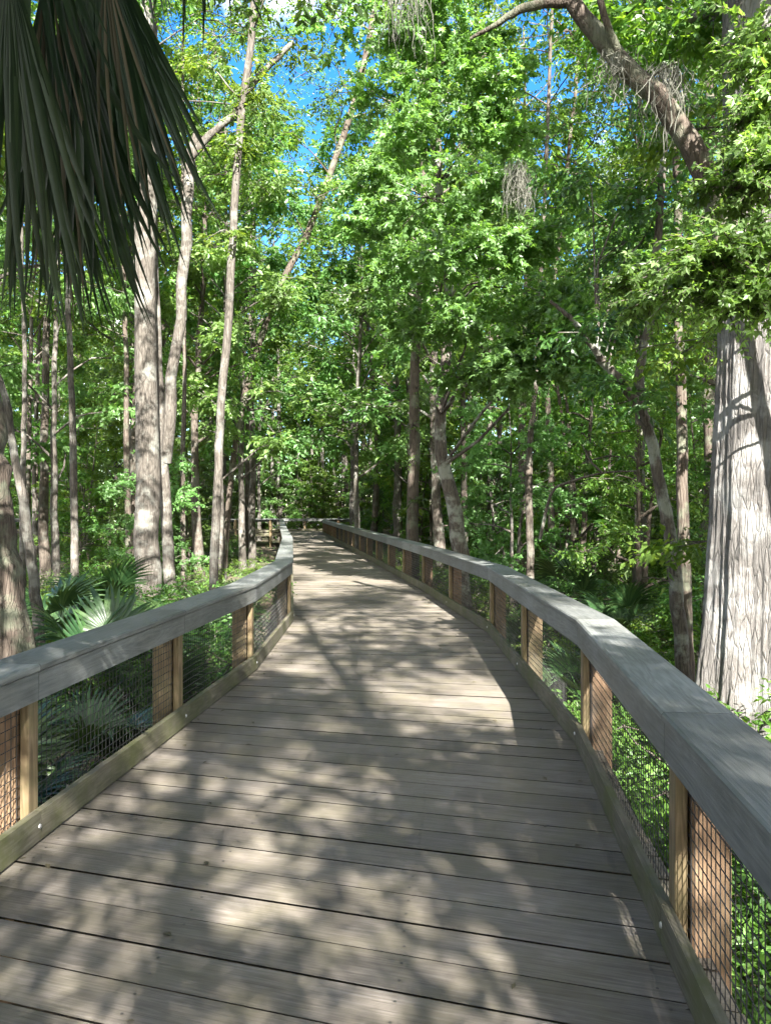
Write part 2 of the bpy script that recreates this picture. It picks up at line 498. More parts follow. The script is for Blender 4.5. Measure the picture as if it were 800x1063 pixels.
def chamfer_box(acc, lo, hi, c=.006):
    x0, y0, z0 = lo; x1, y1, z1 = hi
    ring = np.array([(x0 + c, y0), (x1 - c, y0), (x1, y0 + c), (x1, y1 - c), (x1 - c, y1), (x0 + c, y1), (x0, y1 - c), (x0, y0 + c)])
    v = np.vstack([np.c_[ring, np.full(8, z0)], np.c_[ring, np.full(8, z1)]])
    fq = []; uv = []
    for q in range(8):
        q2 = (q + 1) % 8
        fq.append([q, q2, 8 + q2, 8 + q])
        w0 = q * .05
        uv += [(z0, w0), (z0, w0 + .05), (z1, w0 + .05), (z1, w0)]
    acc.add(v, fq, uv)
    acc.add(v[8:], [list(range(8))], [(z1, .1)] * 8)


# post and batten meshes (local: +Y is outward from the deck, X along the rail)
pa = []
for k, mm in enumerate((M['post'], M['post_red'])):
    a = Acc(); chamfer_box(a, (-.07, .058, GZ - .25), (.07, .198, .836)); pa.append(a.mesh('post', mm))
a = Acc(); chamfer_box(a, (-.045, .002, .012), (.045, .048, .835), .004); me_batten = a.mesh('batten', M['post'])
a = Acc()
th = np.linspace(0, 2 * PI, 10, endpoint=False)
for cx_, cz_ in ((0, .085),):
    a.add(np.vstack([np.c_[cx_ + .013 * np.cos(th), np.full(10, -.001), cz_ + .013 * np.sin(th)], np.c_[cx_ + .010 * np.cos(th), np.full(10, -.007), cz_ + .010 * np.sin(th)]]),
          [[q, (q + 1) % 10, 10 + (q + 1) % 10, 10 + q] for q in range(10)])
    a.add(np.c_[cx_ + .010 * np.cos(th), np.full(10, -.007), cz_ + .010 * np.sin(th)], [list(range(10))])
me_bolt = a.mesh('bolt', M['bolt'])


def wire_panel(x0, x1):
    a = Acc(); r = .0016
    xs_ = np.arange(x0 + .01, x1, .05)
    for x_ in xs_:
        box(a, (x_ - r, .0515, .03), (x_ + r, .0547, .80))
    for z_ in np.arange(.04, .81, .05):
        box(a, (x0, .0487, z_ - r), (x1, .0519, z_ + r))
    return a.mesh('wire_mesh', M['wire'])


def railing(pts, side, label, mesh_until=40.0, skip_first=False):
    """pts: deck-edge polyline; side = +1 when the outer side is to the right of travel"""
    fine = [np.array(pts[0], float)]
    for q in range(1, len(pts)):
        p0, p1 = np.array(pts[q - 1], float), np.array(pts[q], float)
        k = max(1, int(round(np.linalg.norm(p1 - p0) / 2.45)))
        for u in range(1, k + 1):
            fine.append(p0 + (p1 - p0) * u / k)
    fine = np.array(fine)
    root = empty('railing', (0, 0, 0))
    tag(root, label, 'railing')
    s_ = side
    a = Acc(); c = .009
    prof = [(-.036 + c, .840), (.236 - c, .840), (.236, .840 + c), (.236, .880 - c), (.236 - c, .880), (-.036 + c, .880), (-.036, .880 - c), (-.036, .840 + c)]
    prism_run(a, fine, [(q * s_, z) for q, z in prof][::-1 if s_ > 0 else 1])
    link('cap_rail', a.mesh('cap_rail', M['rail']), root)
    a = Acc()
    prism_run(a, fine, [(q * s_, z) for q, z in [(-.026, .700), (.000, .700), (.000, .838), (-.026, .838)]][::-1 if s_ > 0 else 1], .002)
    link('fascia_board', a.mesh('fascia_board', M['rail']), root)
    a = Acc()
    prism_run(a, fine, [(q * s_, z) for q, z in [(-.040, .014), (.000, .014), (.000, .155), (-.040, .155)]][::-1 if s_ > 0 else 1], .002)
    link('kick_board', a.mesh('kick_board', M['toe']), root)
    a = Acc()
    prism_run(a, fine, [(q * s_, z) for q, z in [(.008, -.26), (.045, -.26), (.045, -.042), (.008, -.042)]][::-1 if s_ > 0 else 1], .002)
    link('rim_joist', a.mesh('rim_joist', M['toe']), root)
    for k in range(len(fine)):
        q = fine[k]
        t0 = fine[min(k + 1, len(fine) - 1)] - fine[max(k - 1, 0)]
        t0 = t0 / np.linalg.norm(t0)
        out = np.array([t0[1], -t0[0]]) * s_
        ang = math.atan2(out[1], out[0]) - PI / 2
        far = math.hypot(q[0], q[1]) > 30
        link('post', pa[1 if (k % 3 != 1 and s_ > 0) or k % 4 == 2 else 0], root, (q[0], q[1], 0), (0, 0, ang))
        bt = link('batten', me_batten, root, (q[0], q[1], 0), (0, 0, ang))
        if math.hypot(q[0], q[1]) < 14:
            b_ = link('bolt', me_bolt, bt); b_.location = (random.uniform(-.02, .02), -.04 - .0, 0)
        if k + 1 < len(fine):
            p1 = fine[k + 1]
            mid = (q + p1) / 2
            tt = p1 - q; ln = np.linalg.norm(tt); tt = tt / ln
            if np.linalg.norm(mid) < mesh_until:
                out = np.array([tt[1], -tt[0]]) * s_
                ang = math.atan2(out[1], out[0]) - PI / 2
                link('wire_mesh', wire_panel(-ln / 2 + .01, ln / 2 - .01), root, (mid[0], mid[1], 0), (0, 0, ang))
    return root


re_pts = [(x_, d_) for d_, x_ in RE[1:-1]]
re_pts += [(-4.05, 52.4), (-3.2, 53.3), (-1.0, 53.55), (29, 53.6)]
le_pts = [(x_, d_) for d_, x_ in LE[1:-1]]
le_pts += [(-6.75, 52.6), (-7.6, 53.4), (-10, 53.6), (-33, 53.6)]
railing(re_pts, +1, 'long grey-capped railing along the right edge of the boardwalk, bending past the big trunk')
railing(le_pts, -1, 'grey-capped railing curving along the left edge of the boardwalk below the palm fronds')
railing([(-33, CROSS1), (29, CROSS1)], -1, 'straight distant railing closing off the far end of the boardwalk')

# ------------------------------------------------------------------ trees
SUNV = nrm(np.array([0.31, -1.42, 1.0]))


def clump_sprays(crown, twig, trunk, cen, rad, n, rs, L, k, size, tmpl, src=None, shell=0.6, droop=0.25):
    """sprays spread through an ellipsoid, carried on sub-branches from its centre"""
    cen = np.asarray(cen, float); rad = np.asarray(rad, float) * np.ones(3)
    nb = max(3, n // 9)
    bd = nrm(rs.normal(0, 1, (nb, 3)) * np.array([1, 1, .7]))
    bl = rs.uniform(.45, 1.0, (nb, 1))
    tips = cen + bd * bl * rad
    sticks(trunk if twig is None else twig, np.repeat(cen[None], nb, 0) - bd * 0.02, tips, max(.008, .012 * rad.mean()))
    ii = rs.randint(0, nb, n)
    t = rs.uniform(.35, 1.05, (n, 1))
    org = cen + (tips[ii] - cen) * t + rs.normal(0, .13, (n, 3)) * rad
    d_ = (org - cen) / rad + rs.normal(0, .5, (n, 3))
    d_[:, 2] = d_[:, 2] * .5 - .1
    sprays(crown, org, d_, L, k, size, tmpl, rs, twig, droop=droop)


def limb(acc, p0, p1, r0, rs, sag=.12, n=7, r1=None, seg=6):
    p0 = np.asarray(p0, float); p1 = np.asarray(p1, float)
    ln = np.linalg.norm(p1 - p0)
    mids = [p0 + (p1 - p0) * t + rs.normal(0, .05 * ln, 3) + np.array([0, 0, sag * ln * (1 - (2 * t - 1) ** 2)]) for t in (.35, .7)]
    pt = smooth_path([p0, *mids, p1], n)
    tube(acc, pt, np.linspace(r0, r1 or max(.008, r0 * .25), n), seg)
    return pt


def trunk_tube(acc, path, r0, r1, rs, seg=10, n=22, flare=1.5, lump=.05):
    pt = smooth_path(path, n)
    wob = rs.normal(0, r0 * .12, (n, 3)); wob[:, 2] = 0; wob[0] = 0
    pt = pt + wob
    z = np.linspace(0, 1, n)
    rr = r0 + (r1 - r0) * z
    rr = rr * (1 + (flare - 1) * np.exp(-z * 14))
    tube(acc, pt, rr, seg, lump, rs=rs)
    return pt, rr


def make_tall(seed, h, hb, cr, nl, leafm, barkm, tr, leafsize=.13, nspr=34, k=8, tmpl=LEAF_OVAL, lean=.04):
    rs = np.random.RandomState(seed)
    t = Acc(); c = Acc()
    dx, dy = rs.normal(0, lean * h * .4, 2)
    pt, rr = trunk_tube(t, [(0, 0, -.4), (dx * .2 + rs.normal(0, .1), dy * .2, h * .3), (dx * .5 + rs.normal(0, .15), dy * .5, h * .62), (dx, dy, h * .96)], tr, tr * .18, rs)
    for q in range(nl):
        u = (q + rs.uniform(0, 1)) / nl
        z = hb + (h - hb) * u ** .85
        kk = np.argmin(np.abs(pt[:, 2] - z * .9))
        az = q * 2.4 + rs.uniform(-.5, .5)
        rad = cr * (.35 + .65 * math.sin(PI * min(1, .18 + u * .8))) * rs.uniform(.55, 1.05)
        tip = np.array([pt[kk, 0] + rad * math.cos(az), pt[kk, 1] + rad * math.sin(az), z + rad * rs.uniform(-.05, .35)])
        lp = limb(t, pt[kk], tip, max(.02, rr[kk] * .45), rs)
        s_ = cr * rs.uniform(.26, .42)
        clump_sprays(c, None, t, lp[-1], (s_ * 1.15, s_ * 1.15, s_ * .75), nspr, rs, .42, k, leafsize, tmpl)
        if rad > cr * .5:
            clump_sprays(c, None, t, lp[4], (s_ * .85, s_ * .85, s_ * .5), nspr // 2, rs, .40, k, leafsize, tmpl)
    return t.mesh('trunk', barkm, True), c.mesh('crown', leafm)


def make_under(seed, h, cr, leafm, barkm, n=14, leafsize=.11, nspr=26, k=8, tmpl=LEAF_OVAL):
    rs = np.random.RandomState(seed)
    t = Acc(); c = Acc()
    stems = rs.randint(1, 4)
    paths = []
    for q in range(stems):
        az = rs.uniform(0, 6.28); o_ = .12 * h
        pt, rr = trunk_tube(t, [(.05 * math.cos(az), .05 * math.sin(az), -.3), (o_ * .3 * math.cos(az), o_ * .3 * math.sin(az), h * .4), (o_ * math.cos(az), o_ * math.sin(az), h * .95)],
                            .012 * h, .006, rs, 6, 14)
        paths.append(pt)
    for q in range(n):
        pt = paths[q % stems]
        u = (q + rs.uniform(0, 1)) / n
        z = h * (.14 + .86 * u)
        kk = np.argmin(np.abs(pt[:, 2] - z * .92))
        az = q * 2.4 + rs.uniform(-.6, .6)
        rad = cr * (1 - .55 * u) * rs.uniform(.4, 1.0)
        tip = pt[kk] + np.array([rad * math.cos(az), rad * math.sin(az), rad * .2])
        lp = limb(t, pt[kk], tip, .006 * h * (1 - .5 * u), rs, n=5, seg=5)
        s_ = cr * rs.uniform(.3, .45)
        clump_sprays(c, None, t, lp[-1], (s_, s_, s_ * .6), nspr, rs, .34, k, leafsize, tmpl)
    return t.mesh('trunk', barkm, True), c.mesh('crown', leafm)


def make_shrub(seed, h, cr, leafm, barkm, n=14, leafsize=.085, nspr=22, k=8, tmpl=LEAF_OVAL):
    rs = np.random.RandomState(seed)
    t = Acc(); c = Acc()
    for q in range(n):
        az = q * 2.4 + rs.uniform(-.5, .5)
        rad = cr * math.sqrt(rs.uniform(.02, 1)) * .8
        z = h * rs.uniform(.3, .95) * (1 - .35 * rad / cr)
        tip = np.array([rad * math.cos(az), rad * math.sin(az), z])
        limb(t, (rs.normal(0, .05), rs.normal(0, .05), -.15), tip, .014, rs, n=5, seg=4)
        s_ = cr * rs.uniform(.28, .42)
        clump_sprays(c, None, t, tip, (s_, s_, s_ * .65), nspr, rs, .28, k, leafsize, tmpl)
    return t.mesh('stem', barkm, True), c.mesh('foliage', leafm)


def tall_set(far):
    q = 1.7 if far else 1.0; ns = 34 if far else 58
    kw = dict(nspr=ns)
    return [make_tall(1, 21, 7.0, 4.2, 24, M['leaf_mid'], M['bark_pale'], .19, leafsize=.145 * q, **kw),
            make_tall(2, 18, 4.5, 3.6, 24, M['leaf_mid'], M['bark_brown'], .16, leafsize=.14 * q, **kw),
            make_tall(3, 23, 8.0, 4.6, 24, M['leaf_dark'], M['bark_dark'], .22, leafsize=.14 * q, **kw),
            make_tall(4, 16, 3.5, 3.0, 24, M['leaf_maple'], M['bark_pale'], .12, tmpl=LEAF_OVAL if far else LEAF_MAPLE, leafsize=(.145 * q if far else .11), **kw),
            make_tall(5, 20, 5.0, 3.4, 24, M['leaf_dark'], M['bark_mottled'], .17, leafsize=.14 * q, **kw),
            make_tall(6, 22, 9.0, 4.0, 22, M['leaf_mid'], M['bark_brown'], .15, leafsize=.145 * q, **kw)]


TALL = tall_set(False)
TALL_FAR = tall_set(True)
# crowns of fewer, heavier boughs for the trees behind the viewer: shaped for crisp gaps in their shade
BOUGHS = [make_tall(7, 19, 6.5, 4.2, 13, M['leaf_mid'], M['bark_brown'], .17, leafsize=.15, nspr=130),
          make_tall(8, 17, 5.5, 3.6, 12, M['leaf_mid'], M['bark_pale'], .15, leafsize=.15, nspr=120),
          make_tall(9, 21, 8.5, 4.4, 12, M['leaf_dark'], M['bark_dark'], .19, leafsize=.15, nspr=130)]
TALLK = ['pale grey trunked', 'brown trunked', 'dark stout trunked', 'slim pale trunked', 'lichen mottled', 'high-crowned brown']
def under_set(far):
    q = 1.6 if far else 1.0; ns = 30 if far else 46
    return [make_under(21, 6.5, 1.9, M['leaf_mid'], M['bark_brown'], 20, leafsize=.115 * q, nspr=ns),
            make_under(22, 5.0, 1.7, M['leaf_maple'], M['bark_pale'], 16, tmpl=LEAF_OVAL if far else LEAF_MAPLE, leafsize=(.12 * q if far else .09), nspr=ns),
            make_under(23, 8.0, 2.1, M['leaf_mid'], M['bark_dark'], 24, leafsize=.12 * q, nspr=ns),
            make_under(24, 4.2, 1.6, M['leaf_dark'], M['bark_dark'], 15, leafsize=.115 * q, nspr=ns)]


UNDER = under_set(False)
UNDER_FAR = under_set(True)
UNDERK = ['bushy mid-green', 'light green', 'tall leafy', 'low dark green']
SHRUB = [make_shrub(31, 1.5, 1.2, M['fern'], M['bark_brown']),
         make_shrub(32, 1.1, 1.0, M['leaf_mid'], M['bark_brown'], 12),
         make_shrub(33, 2.0, 1.3, M['leaf_dark'], M['bark_dark'], 16),
         make_shrub(34, .9, .9, M['fern'], M['bark_brown'], 11, leafsize=.07)]
SHRUBK = ['bright green', 'mid-green', 'tall dark', 'low light green']


def px_of(x, y):
    return x / y * F + 400


def corridor(x, y):
    """distance outside the deck edges (negative = on the deck)"""
    if y > CROSS0 - 1 and y < CROSS1 + 1:
        return -1
    if y < CROSS0:
        return max(x - Er(y), El(y) - x)
    return 5.0


placed = []   # (x, y, r)


def free(x, y, r):
    for (a_, b_, c_) in placed:
        if (x - a_) ** 2 + (y - b_) ** 2 < (r + c_) ** 2 * .36:
            return False
    return True


# --- named trees, read off the photograph -------------------------------------------
def path_px(lst, d, dd=0.0):
    n = len(lst)
    return np.array([P(a_, b_, d + dd * k / max(1, n - 1)) for k, (a_, b_) in enumerate(lst)])


named = []


def named_tree(name, label, cat, pxs, d, w_px, top_h, bark, leafm, crown=None, moss=None, extra=None, w_top=None, leafsize=.13, tmpl=LEAF_OVAL, seed=0, nspr=60, flare=1.35,
               group=None, dd=0.0, cr=2.6, ncl=12, cb=.5, seg=12, flute=None, near_twig=False, spr_l=.42, k=8, limb_bark=None, cscale=1.0, dscale=1.0):
    """trunk through image points (px,py) at distance d, going on upward to top_h with its own crown"""
    rs = np.random.RandomState(seed + 100)
    path = path_px(pxs, d, dd)
    x0, y0 = path[0, 0], path[0, 1]
    gz = float(ground_z(x0, y0))
    base = np.array([x0 + (path[0, 0] - path[1, 0]) * .1, y0, gz - .3])
    if path[0, 2] > gz + .2:
        path = np.vstack([base, path])
    else:
        path[0, 2] = gz - .3
    if top_h and top_h > path[-1, 2]:
        dirv = nrm(path[-1] - path[-2]); dirv = nrm(dirv * .6 + np.array([0, 0, .7]))
        st = (top_h - path[-1, 2]) / dirv[2]
        path = np.vstack([path, path[-1] + dirv * st * .5 + rs.normal(0, .15, 3), path[-1] + dirv * st + rs.normal(0, .25, 3)])
    org = np.array([x0, y0, gz])
    path = path - org
    t = Acc(); c = Acc(); tw = Acc() if near_twig else None
    r0 = w_px / 2 / F * d
    r1 = (w_top / 2 / F * d) if w_top else r0 * .25
    n = 150 if flute else 34
    pt = smooth_path(path, n)
    wob = rs.normal(0, r0 * (.002 if flute else .10), (n, 3)); wob[:, 2] = 0
    pt = pt + wob
    z = np.linspace(0, 1, n)
    rr = (r0 + (r1 - r0) * z ** .9) * (1 + (flare - 1) * np.exp(-z * 16))
    tube(t, pt, rr, seg, .006 if flute else .045, flute, rs)
    root = empty(name, tuple(org)); tag(root, label, cat, group)
    if extra:
        lb = Acc() if limb_bark else t
        for (p_list, d0, w0, w1) in extra:
            lp = smooth_path(np.array([P(a_, b_, dq) for (a_, b_, dq) in p_list]) - org, 16)
            lp += rs.normal(0, .012 * np.linalg.norm(lp[-1] - lp[0]) * .3, lp.shape)
            tube(lb, lp, np.linspace(w0 / 2 / F * d0, w1 / 2 / F * d0, 16), 12, .06, rs=rs)
        if limb_bark:
            link('limb', lb.mesh('limb', limb_bark, True), root)
    if crown:
        for (cx_, cy_, cd_, rpx, dens) in crown:
            rpx *= cscale; dens *= cscale * dscale
            cen = P(cx_, cy_, cd_) - org
            rad = rpx / F * cd_
            kk = np.argmin(np.linalg.norm(pt - cen - np.array([0, 0, -.25 * np.linalg.norm(cen[:2])]), axis=1))
            limb(t, pt[kk], cen, max(.012, rr[kk] * .28), rs, n=8)
            clump_sprays(c, tw, t, cen, (rad * 1.1, rad * 1.1, rad * .85), int(dens * 1.9), rs, spr_l, k, leafsize, tmpl)
    hb = (top_h or 0) * cb
    if ncl:
        zs = pt[:, 2]
        for q in range(ncl):
            u = (q + rs.uniform(0, 1)) / ncl
            zz_ = hb + (zs.max() - hb) * u
            kk = np.argmin(np.abs(zs - zz_ * .94))
            az = q * 2.4 + rs.uniform(-.5, .5)
            rad = cr * rs.uniform(.4, 1.0)
            tip = pt[kk] + np.array([rad * math.cos(az), rad * math.sin(az), rad * rs.uniform(0, .4)])
            lp = limb(t, pt[kk], tip, max(.015, rr[kk] * .4), rs)
            s_ = cr * rs.uniform(.28, .42)
            clump_sprays(c, tw, t, lp[-1], (s_ * 1.1, s_ * 1.1, s_ * .75), nspr, rs, spr_l, k, leafsize, tmpl)
    if tw is not None and tw.n:
        t.add(np.concatenate(tw.v), np.concatenate(tw.f))
    link('trunk', t.mesh('trunk', bark, True), root)
    if c.n:
        link('crown', c.mesh('crown', leafm), root)
    if moss:
        for (mx_, my_, md_, ln_px, n_, wpx) in moss:
            mo = Acc()
            for q in range(n_ * 8):
                p0 = P(mx_ + rs.normal(0, wpx), my_ + rs.normal(0, 4), md_ + rs.normal(0, .15)) - org
                ln = ln_px / F * md_ * rs.uniform(.35, 1.0)
                m_ = 7
                pts_ = p0 + np.c_[np.cumsum(rs.normal(0, .035, m_)), np.cumsum(rs.normal(0, .035, m_)), -np.linspace(0, ln, m_)]
                tube(mo, pts_, np.array([.002, .0045, .0045, .005, .004, .003, .001]) * rs.uniform(.6, 1.3), 3)
            link('spanish_moss', mo.mesh('spanish_moss', M['moss']), root)
    named.append((org[0], org[1]))
    placed.append((org[0], org[1], 1.6))
    return root


_fr = np.random.RandomState(5)
_fk = [(int(_fr.randint(14, 75)), _fr.uniform(0, 6.28), _fr.uniform(-5, 5), _fr.uniform(6, 40), _fr.uniform(0, 6.28)) for _ in range(16)]


def cyp_flute(t, th):
    k = np.exp(-t * 9)
    f = 1 + (.09 * k + .02) * np.sin(th * 5 + .6) + (.05 * k + .02) * np.sin(th * 9 + 2 + 2 * t)
    for n_, ph, sh, fz, pz in _fk:      # fibrous strips
        f = f + .0032 * (1 - 2 * np.abs(np.sin(th * n_ * .5 + ph + sh * t + .6 * np.sin(t * fz + pz)))) * (.55 + .45 * np.sin(t * fz * 1.7 + pz + n_))
    return f


# the big trunk on the right
named_tree('bald_cypress', 'massive grey fluted trunk with fibrous bark just outside the right railing', 'tree',
           [(795, 800), (798, 560), (800, 350), (800, 150), (796, -60)], 7.5, 128, 17, M['bark_cypress'], M['leaf_mid'],
           crown=[(690, 40, 8.5, 60, 60), (640, 20, 9, 55, 60), (740, 20, 8, 60, 60), (560, -40, 9, 60, 60)],
           extra=[([(778, 262, 7.4), (748, 232, 7.35), (727, 172, 7.3), (692, 112, 7.3), (655, 72, 7.4), (622, 38, 7.5), (592, 2, 7.6), (560, -60, 7.8)], 7.5, 26, 15),
                  ([(590, 0, 7.6), (545, 8, 7.7), (515, 25, 7.8), (488, 40, 7.9)], 7.7, 12, 3),
                  ([(742, 262, 7.3), (752, 215, 7.25), (757, 160, 7.2), (775, 95, 7.2)], 7.3, 10, 4),
                  ([(668, 84, 7.3), (690, 70, 7.2), (702, 65, 7.2)], 7.3, 3.2, 1.5),
                  ([(640, 52, 7.4), (625, 10, 7.3), (618, -30, 7.3)], 7.3, 9, 5)],
           moss=[(690, 70, 7.4, 90, 14, 10), (640, 55, 7.4, 60, 8, 9), (425, -30, 9, 100, 7, 14)],
           limb_bark=M['bark_dark'], w_top=60, seed=1, flare=1.28, seg=300, flute=cyp_flute, cr=3.6, ncl=6, cb=.8, nspr=40)  # limb takes darker bark, its backlit shade put into the colour
# the leafy young tree whose sprays hang in front of that trunk
named_tree('maple_tree', 'young maple with bright lobed leaves hanging in front of the massive grey trunk', 'tree',
           [(893, 800), (880, 450), (868, 250), (850, 100)], 6.2, 14, 8.5, M['bark_brown'], M['leaf_maple'],
           crown=[(782, 145, 6.0, 30, 30), (800, 110, 6.0, 34, 36), (765, 195, 5.9, 30, 30), (795, 175, 5.9, 34, 34), (740, 262, 5.8, 26, 28), (775, 262, 5.8, 32, 34), (722, 300, 5.9, 24, 22),
                  (765, 312, 5.8, 26, 26), (800, 300, 5.8, 30, 30), (795, 40, 6.2, 34, 30), (732, 262, 5.8, 18, 14), (680, 305, 6.3, 20, 16), (800, 60, 6, 30, 26), (655, 292, 6.6, 20, 12), (700, 265, 6.2, 20, 14)],
           cscale=.92, dscale=1.35, tmpl=LEAF_MAPLE, leafsize=.075, seed=2, ncl=4, cb=.8, cr=1.0, near_twig=True, spr_l=.28, k=9)
# the central light green maple
named_tree('maple_tree', 'broad bright green maple overhanging the right railing in mid view', 'tree',
           [(478, 575), (466, 500), (456, 460), (462, 380), (465, 300), (455, 200)], 15.5, 19, 15.5, M['bark_mottled'], M['leaf_maple'],
           crown=[(430, 135, 14, 50, 75), (490, 110, 14, 48, 70), (445, 205, 13.5, 55, 85), (505, 185, 13.5, 46, 70), (400, 185, 14, 34, 45), (405, 270, 14, 38, 55), (462, 268, 13, 55, 85), (520, 262, 13, 44, 65),
                  (565, 305, 12.5, 44, 60), (608, 320, 12, 40, 50), (545, 375, 12.3, 38, 50), (485, 335, 13, 48, 65), (430, 335, 14, 40, 50), (622, 372, 12, 32, 35), (580, 385, 12, 26, 25), (560, 235, 13, 40, 50),
                  (375, 240, 14.5, 28, 30), (530, 135, 14, 36, 40), (520, 385, 13, 34, 36), (472, 392, 13.5, 30, 28), (560, 350, 12.4, 36, 36), (600, 350, 12.2, 30, 30), (442, 75, 13.8, 44, 44), (485, 45, 13.8, 40, 40), (412, 40, 14, 38, 36), (520, 75, 13.8, 36, 34), (388, 95, 14.3, 30, 26), (450, 5, 13.8, 40, 36)],
           moss=[(537, 170, 12.8, 55, 16, 5), (545, 190, 12.8, 35, 6, 4)],
           tmpl=LEAF_MAPLE, leafsize=.115, seed=3, ncl=10, cb=.6, cr=2.0, near_twig=False, spr_l=.38, k=9)
named_tree('vine_clad_tree', 'dark trunk wrapped in climbing leaves beside the right railing in mid view', 'tree',
           [(428, 560), (430, 430), (432, 330), (440, 200)], 21, 15, 19, M['bark_dark'], M['leaf_dark'],
           crown=[(428, 520, 20.8, 11, 10), (432, 480, 20.8, 12, 12), (428, 440, 20.8, 12, 12), (434, 400, 20.8, 14, 14), (430, 360, 20.8, 14, 14)], seed=4, cr=3.0, leafsize=.10)
named_tree('slim_tree', 'slim brown trunk standing alone between the maple and the mottled leaning trunk', 'tree',
           [(550, 600), (549, 500), (552, 430), (557, 380)], 17, 10, 17, M['bark_brown'], M['leaf_mid'], seed=5, cb=.4, cr=2.4)
named_tree('slim_tree', 'thinner darker trunk just right of the slim brown trunk', 'tree',
           [(573, 600), (571, 480), (568, 400), (580, 250)], 21, 9, 19, M['bark_dark'], M['leaf_mid'], seed=6, cb=.5, cr=2.6)
named_tree('leaning_tree', 'lichen-mottled trunk leaning left beside the massive grey trunk, with a broken-off limb', 'tree',
           [(712, 720), (697, 580), (688, 515), (668, 435), (640, 390), (618, 372)], 9.5, 17, 0, M['bark_mottled'], M['leaf_dark'],
           extra=[([(668, 440, 9.5), (664, 380, 9.6), (676, 300, 9.8), (690, 150, 10), (688, 20, 10.2)], 9.5, 12, 5), ([(630, 382, 9.5), (596, 335, 9.4), (570, 312, 9.4)], 9.4, 8, 3)],
           crown=[(680, 300, 10, 50, 45), (640, 330, 10, 40, 35), (690, 200, 10, 50, 45), (650, 250, 10.5, 44, 40), (700, 120, 10.3, 50, 40), (610, 180, 10.8, 40, 36), (640, 395, 9.2, 26, 16), (605, 345, 9.2, 26, 18), (670, 420, 9.2, 22, 10)], seed=7, ncl=0, w_top=8, flare=1.15)
named_tree('straight_tree', 'straight dark trunk rising just left of the massive grey trunk', 'tree',
           [(712, 680), (707, 500), (705, 330), (700, 120)], 11, 16, 18, M['bark_dark'], M['leaf_dark'], seed=8, cr=3.2, cb=.5)
# left side
named_tree('twin_tree', 'thickest pale brown trunk on the left, rising beyond the palm fronds', 'tree',
           [(155, 640), (153, 480), (151, 330), (152, 200), (150, 40)], 17, 25, 22, M['bark_pale'], M['leaf_mid'], seed=9, w_top=17, cr=4, cb=.72, ncl=9, flare=1.25, seg=16)
named_tree('forked_tree', 'forked pale trunk close behind the thickest trunk on the left', 'tree',
           [(178, 630), (173, 540), (168, 450), (163, 330), (160, 180)], 18, 15, 20, M['bark_pale'], M['leaf_mid'],
           extra=[([(172, 480, 18), (178, 420, 17.9), (188, 330, 17.9), (194, 220, 17.9), (196, 165, 18), (205, 140, 18)], 18, 13, 9),
                  ([(196, 165, 18), (218, 140, 18), (240, 122, 18), (262, 88, 18), (282, 66, 18), (306, 44, 18)], 18, 9, 5)],
           crown=[(306, 40, 18, 34, 30), (250, 110, 18, 28, 22)], seed=10, cr=3.2, cb=.72, ncl=8)
named_tree('slim_tree', 'slender pale grey trunk with gentle curve at the left railing bend', 'tree',
           [(221, 620), (226, 500), (230, 420), (238, 310), (244, 210), (249, 130), (262, 20)], 16, 9.5, 18, M['bark_pale'], M['leaf_mid'], crown=[(245, 150, 15.8, 26, 16), (228, 240, 15.8, 22, 12), (265, 90, 15.8, 28, 18), (215, 70, 15.5, 26, 16)], seed=11, cr=2.6, cb=.75, ncl=8, w_top=7)
named_tree('leaning_tree', 'thin trunk leaning right over the path from the left railing bend', 'tree',
           [(231, 610), (236, 540), (243, 470), (262, 380), (290, 300), (320, 240), (350, 160), (372, 90)], 28, 6, 22, M['bark_dark'], M['leaf_mid'], crown=[(320, 245, 27.5, 26, 26), (345, 190, 27.5, 26, 26), (300, 300, 27.5, 24, 24), (270, 200, 27, 24, 22), (355, 110, 27, 26, 24), (300, 130, 27, 24, 18), (330, 60, 27, 28, 22)], seed=12, cr=2.6, cb=.75, ncl=8, w_top=7)
named_tree('leaning_tree', 'thin pale trunk leaning left behind the near left railing', 'tree',
           [(40, 640), (30, 560), (17, 480), (5, 410), (-20, 320)], 10.5, 13, 13, M['bark_pale'], M['leaf_mid'], seed=13, cr=2.2, cb=.7, ncl=7)
named_tree('slim_tree', 'thin grey trunk between the leaning pale trunk and the thickest trunk on the left', 'tree',
           [(78, 610), (76, 480), (73, 360), (70, 200)], 16, 10, 18, M['bark_pale'], M['leaf_mid'], seed=14, cr=2.6, cb=.7, ncl=8)
named_tree('dark_tree', 'dark stout trunk with ridged bark at the left edge behind the railing', 'tree',
           [(12, 690), (0, 600), (-8, 520), (-20, 430), (-40, 250)], 7.0, 52, 12, M['bark_dark'], M['leaf_dark'], seed=15, cr=3.0, cb=.65, ncl=9, seg=20, flare=1.2, w_top=30)
named_tree('slim_tree', 'pale distant trunk left of the path end', 'tree',
           [(262, 565), (262, 480), (261, 400), (264, 260)], 34, 9, 22, M['bark_pale'], M['leaf_mid'], seed=16, cr=3.0, cb=.6)
named_tree('slim_tree', 'dark narrow trunk just left of the thickest trunk', 'tree',
           [(134, 600), (132, 480), (130, 330), (126, 200)], 22, 8, 19, M['bark_dark'], M['leaf_mid'], seed=17, cr=2.6, cb=.55)
named_tree('slim_tree', 'thin brown trunk between the forked trunk and the slender pale trunk', 'tree',
           [(191, 610), (190, 480), (192, 380), (190, 260)], 21, 7, 18, M['bark_brown'], M['leaf_mid'], seed=18, cr=2.6, cb=.6)
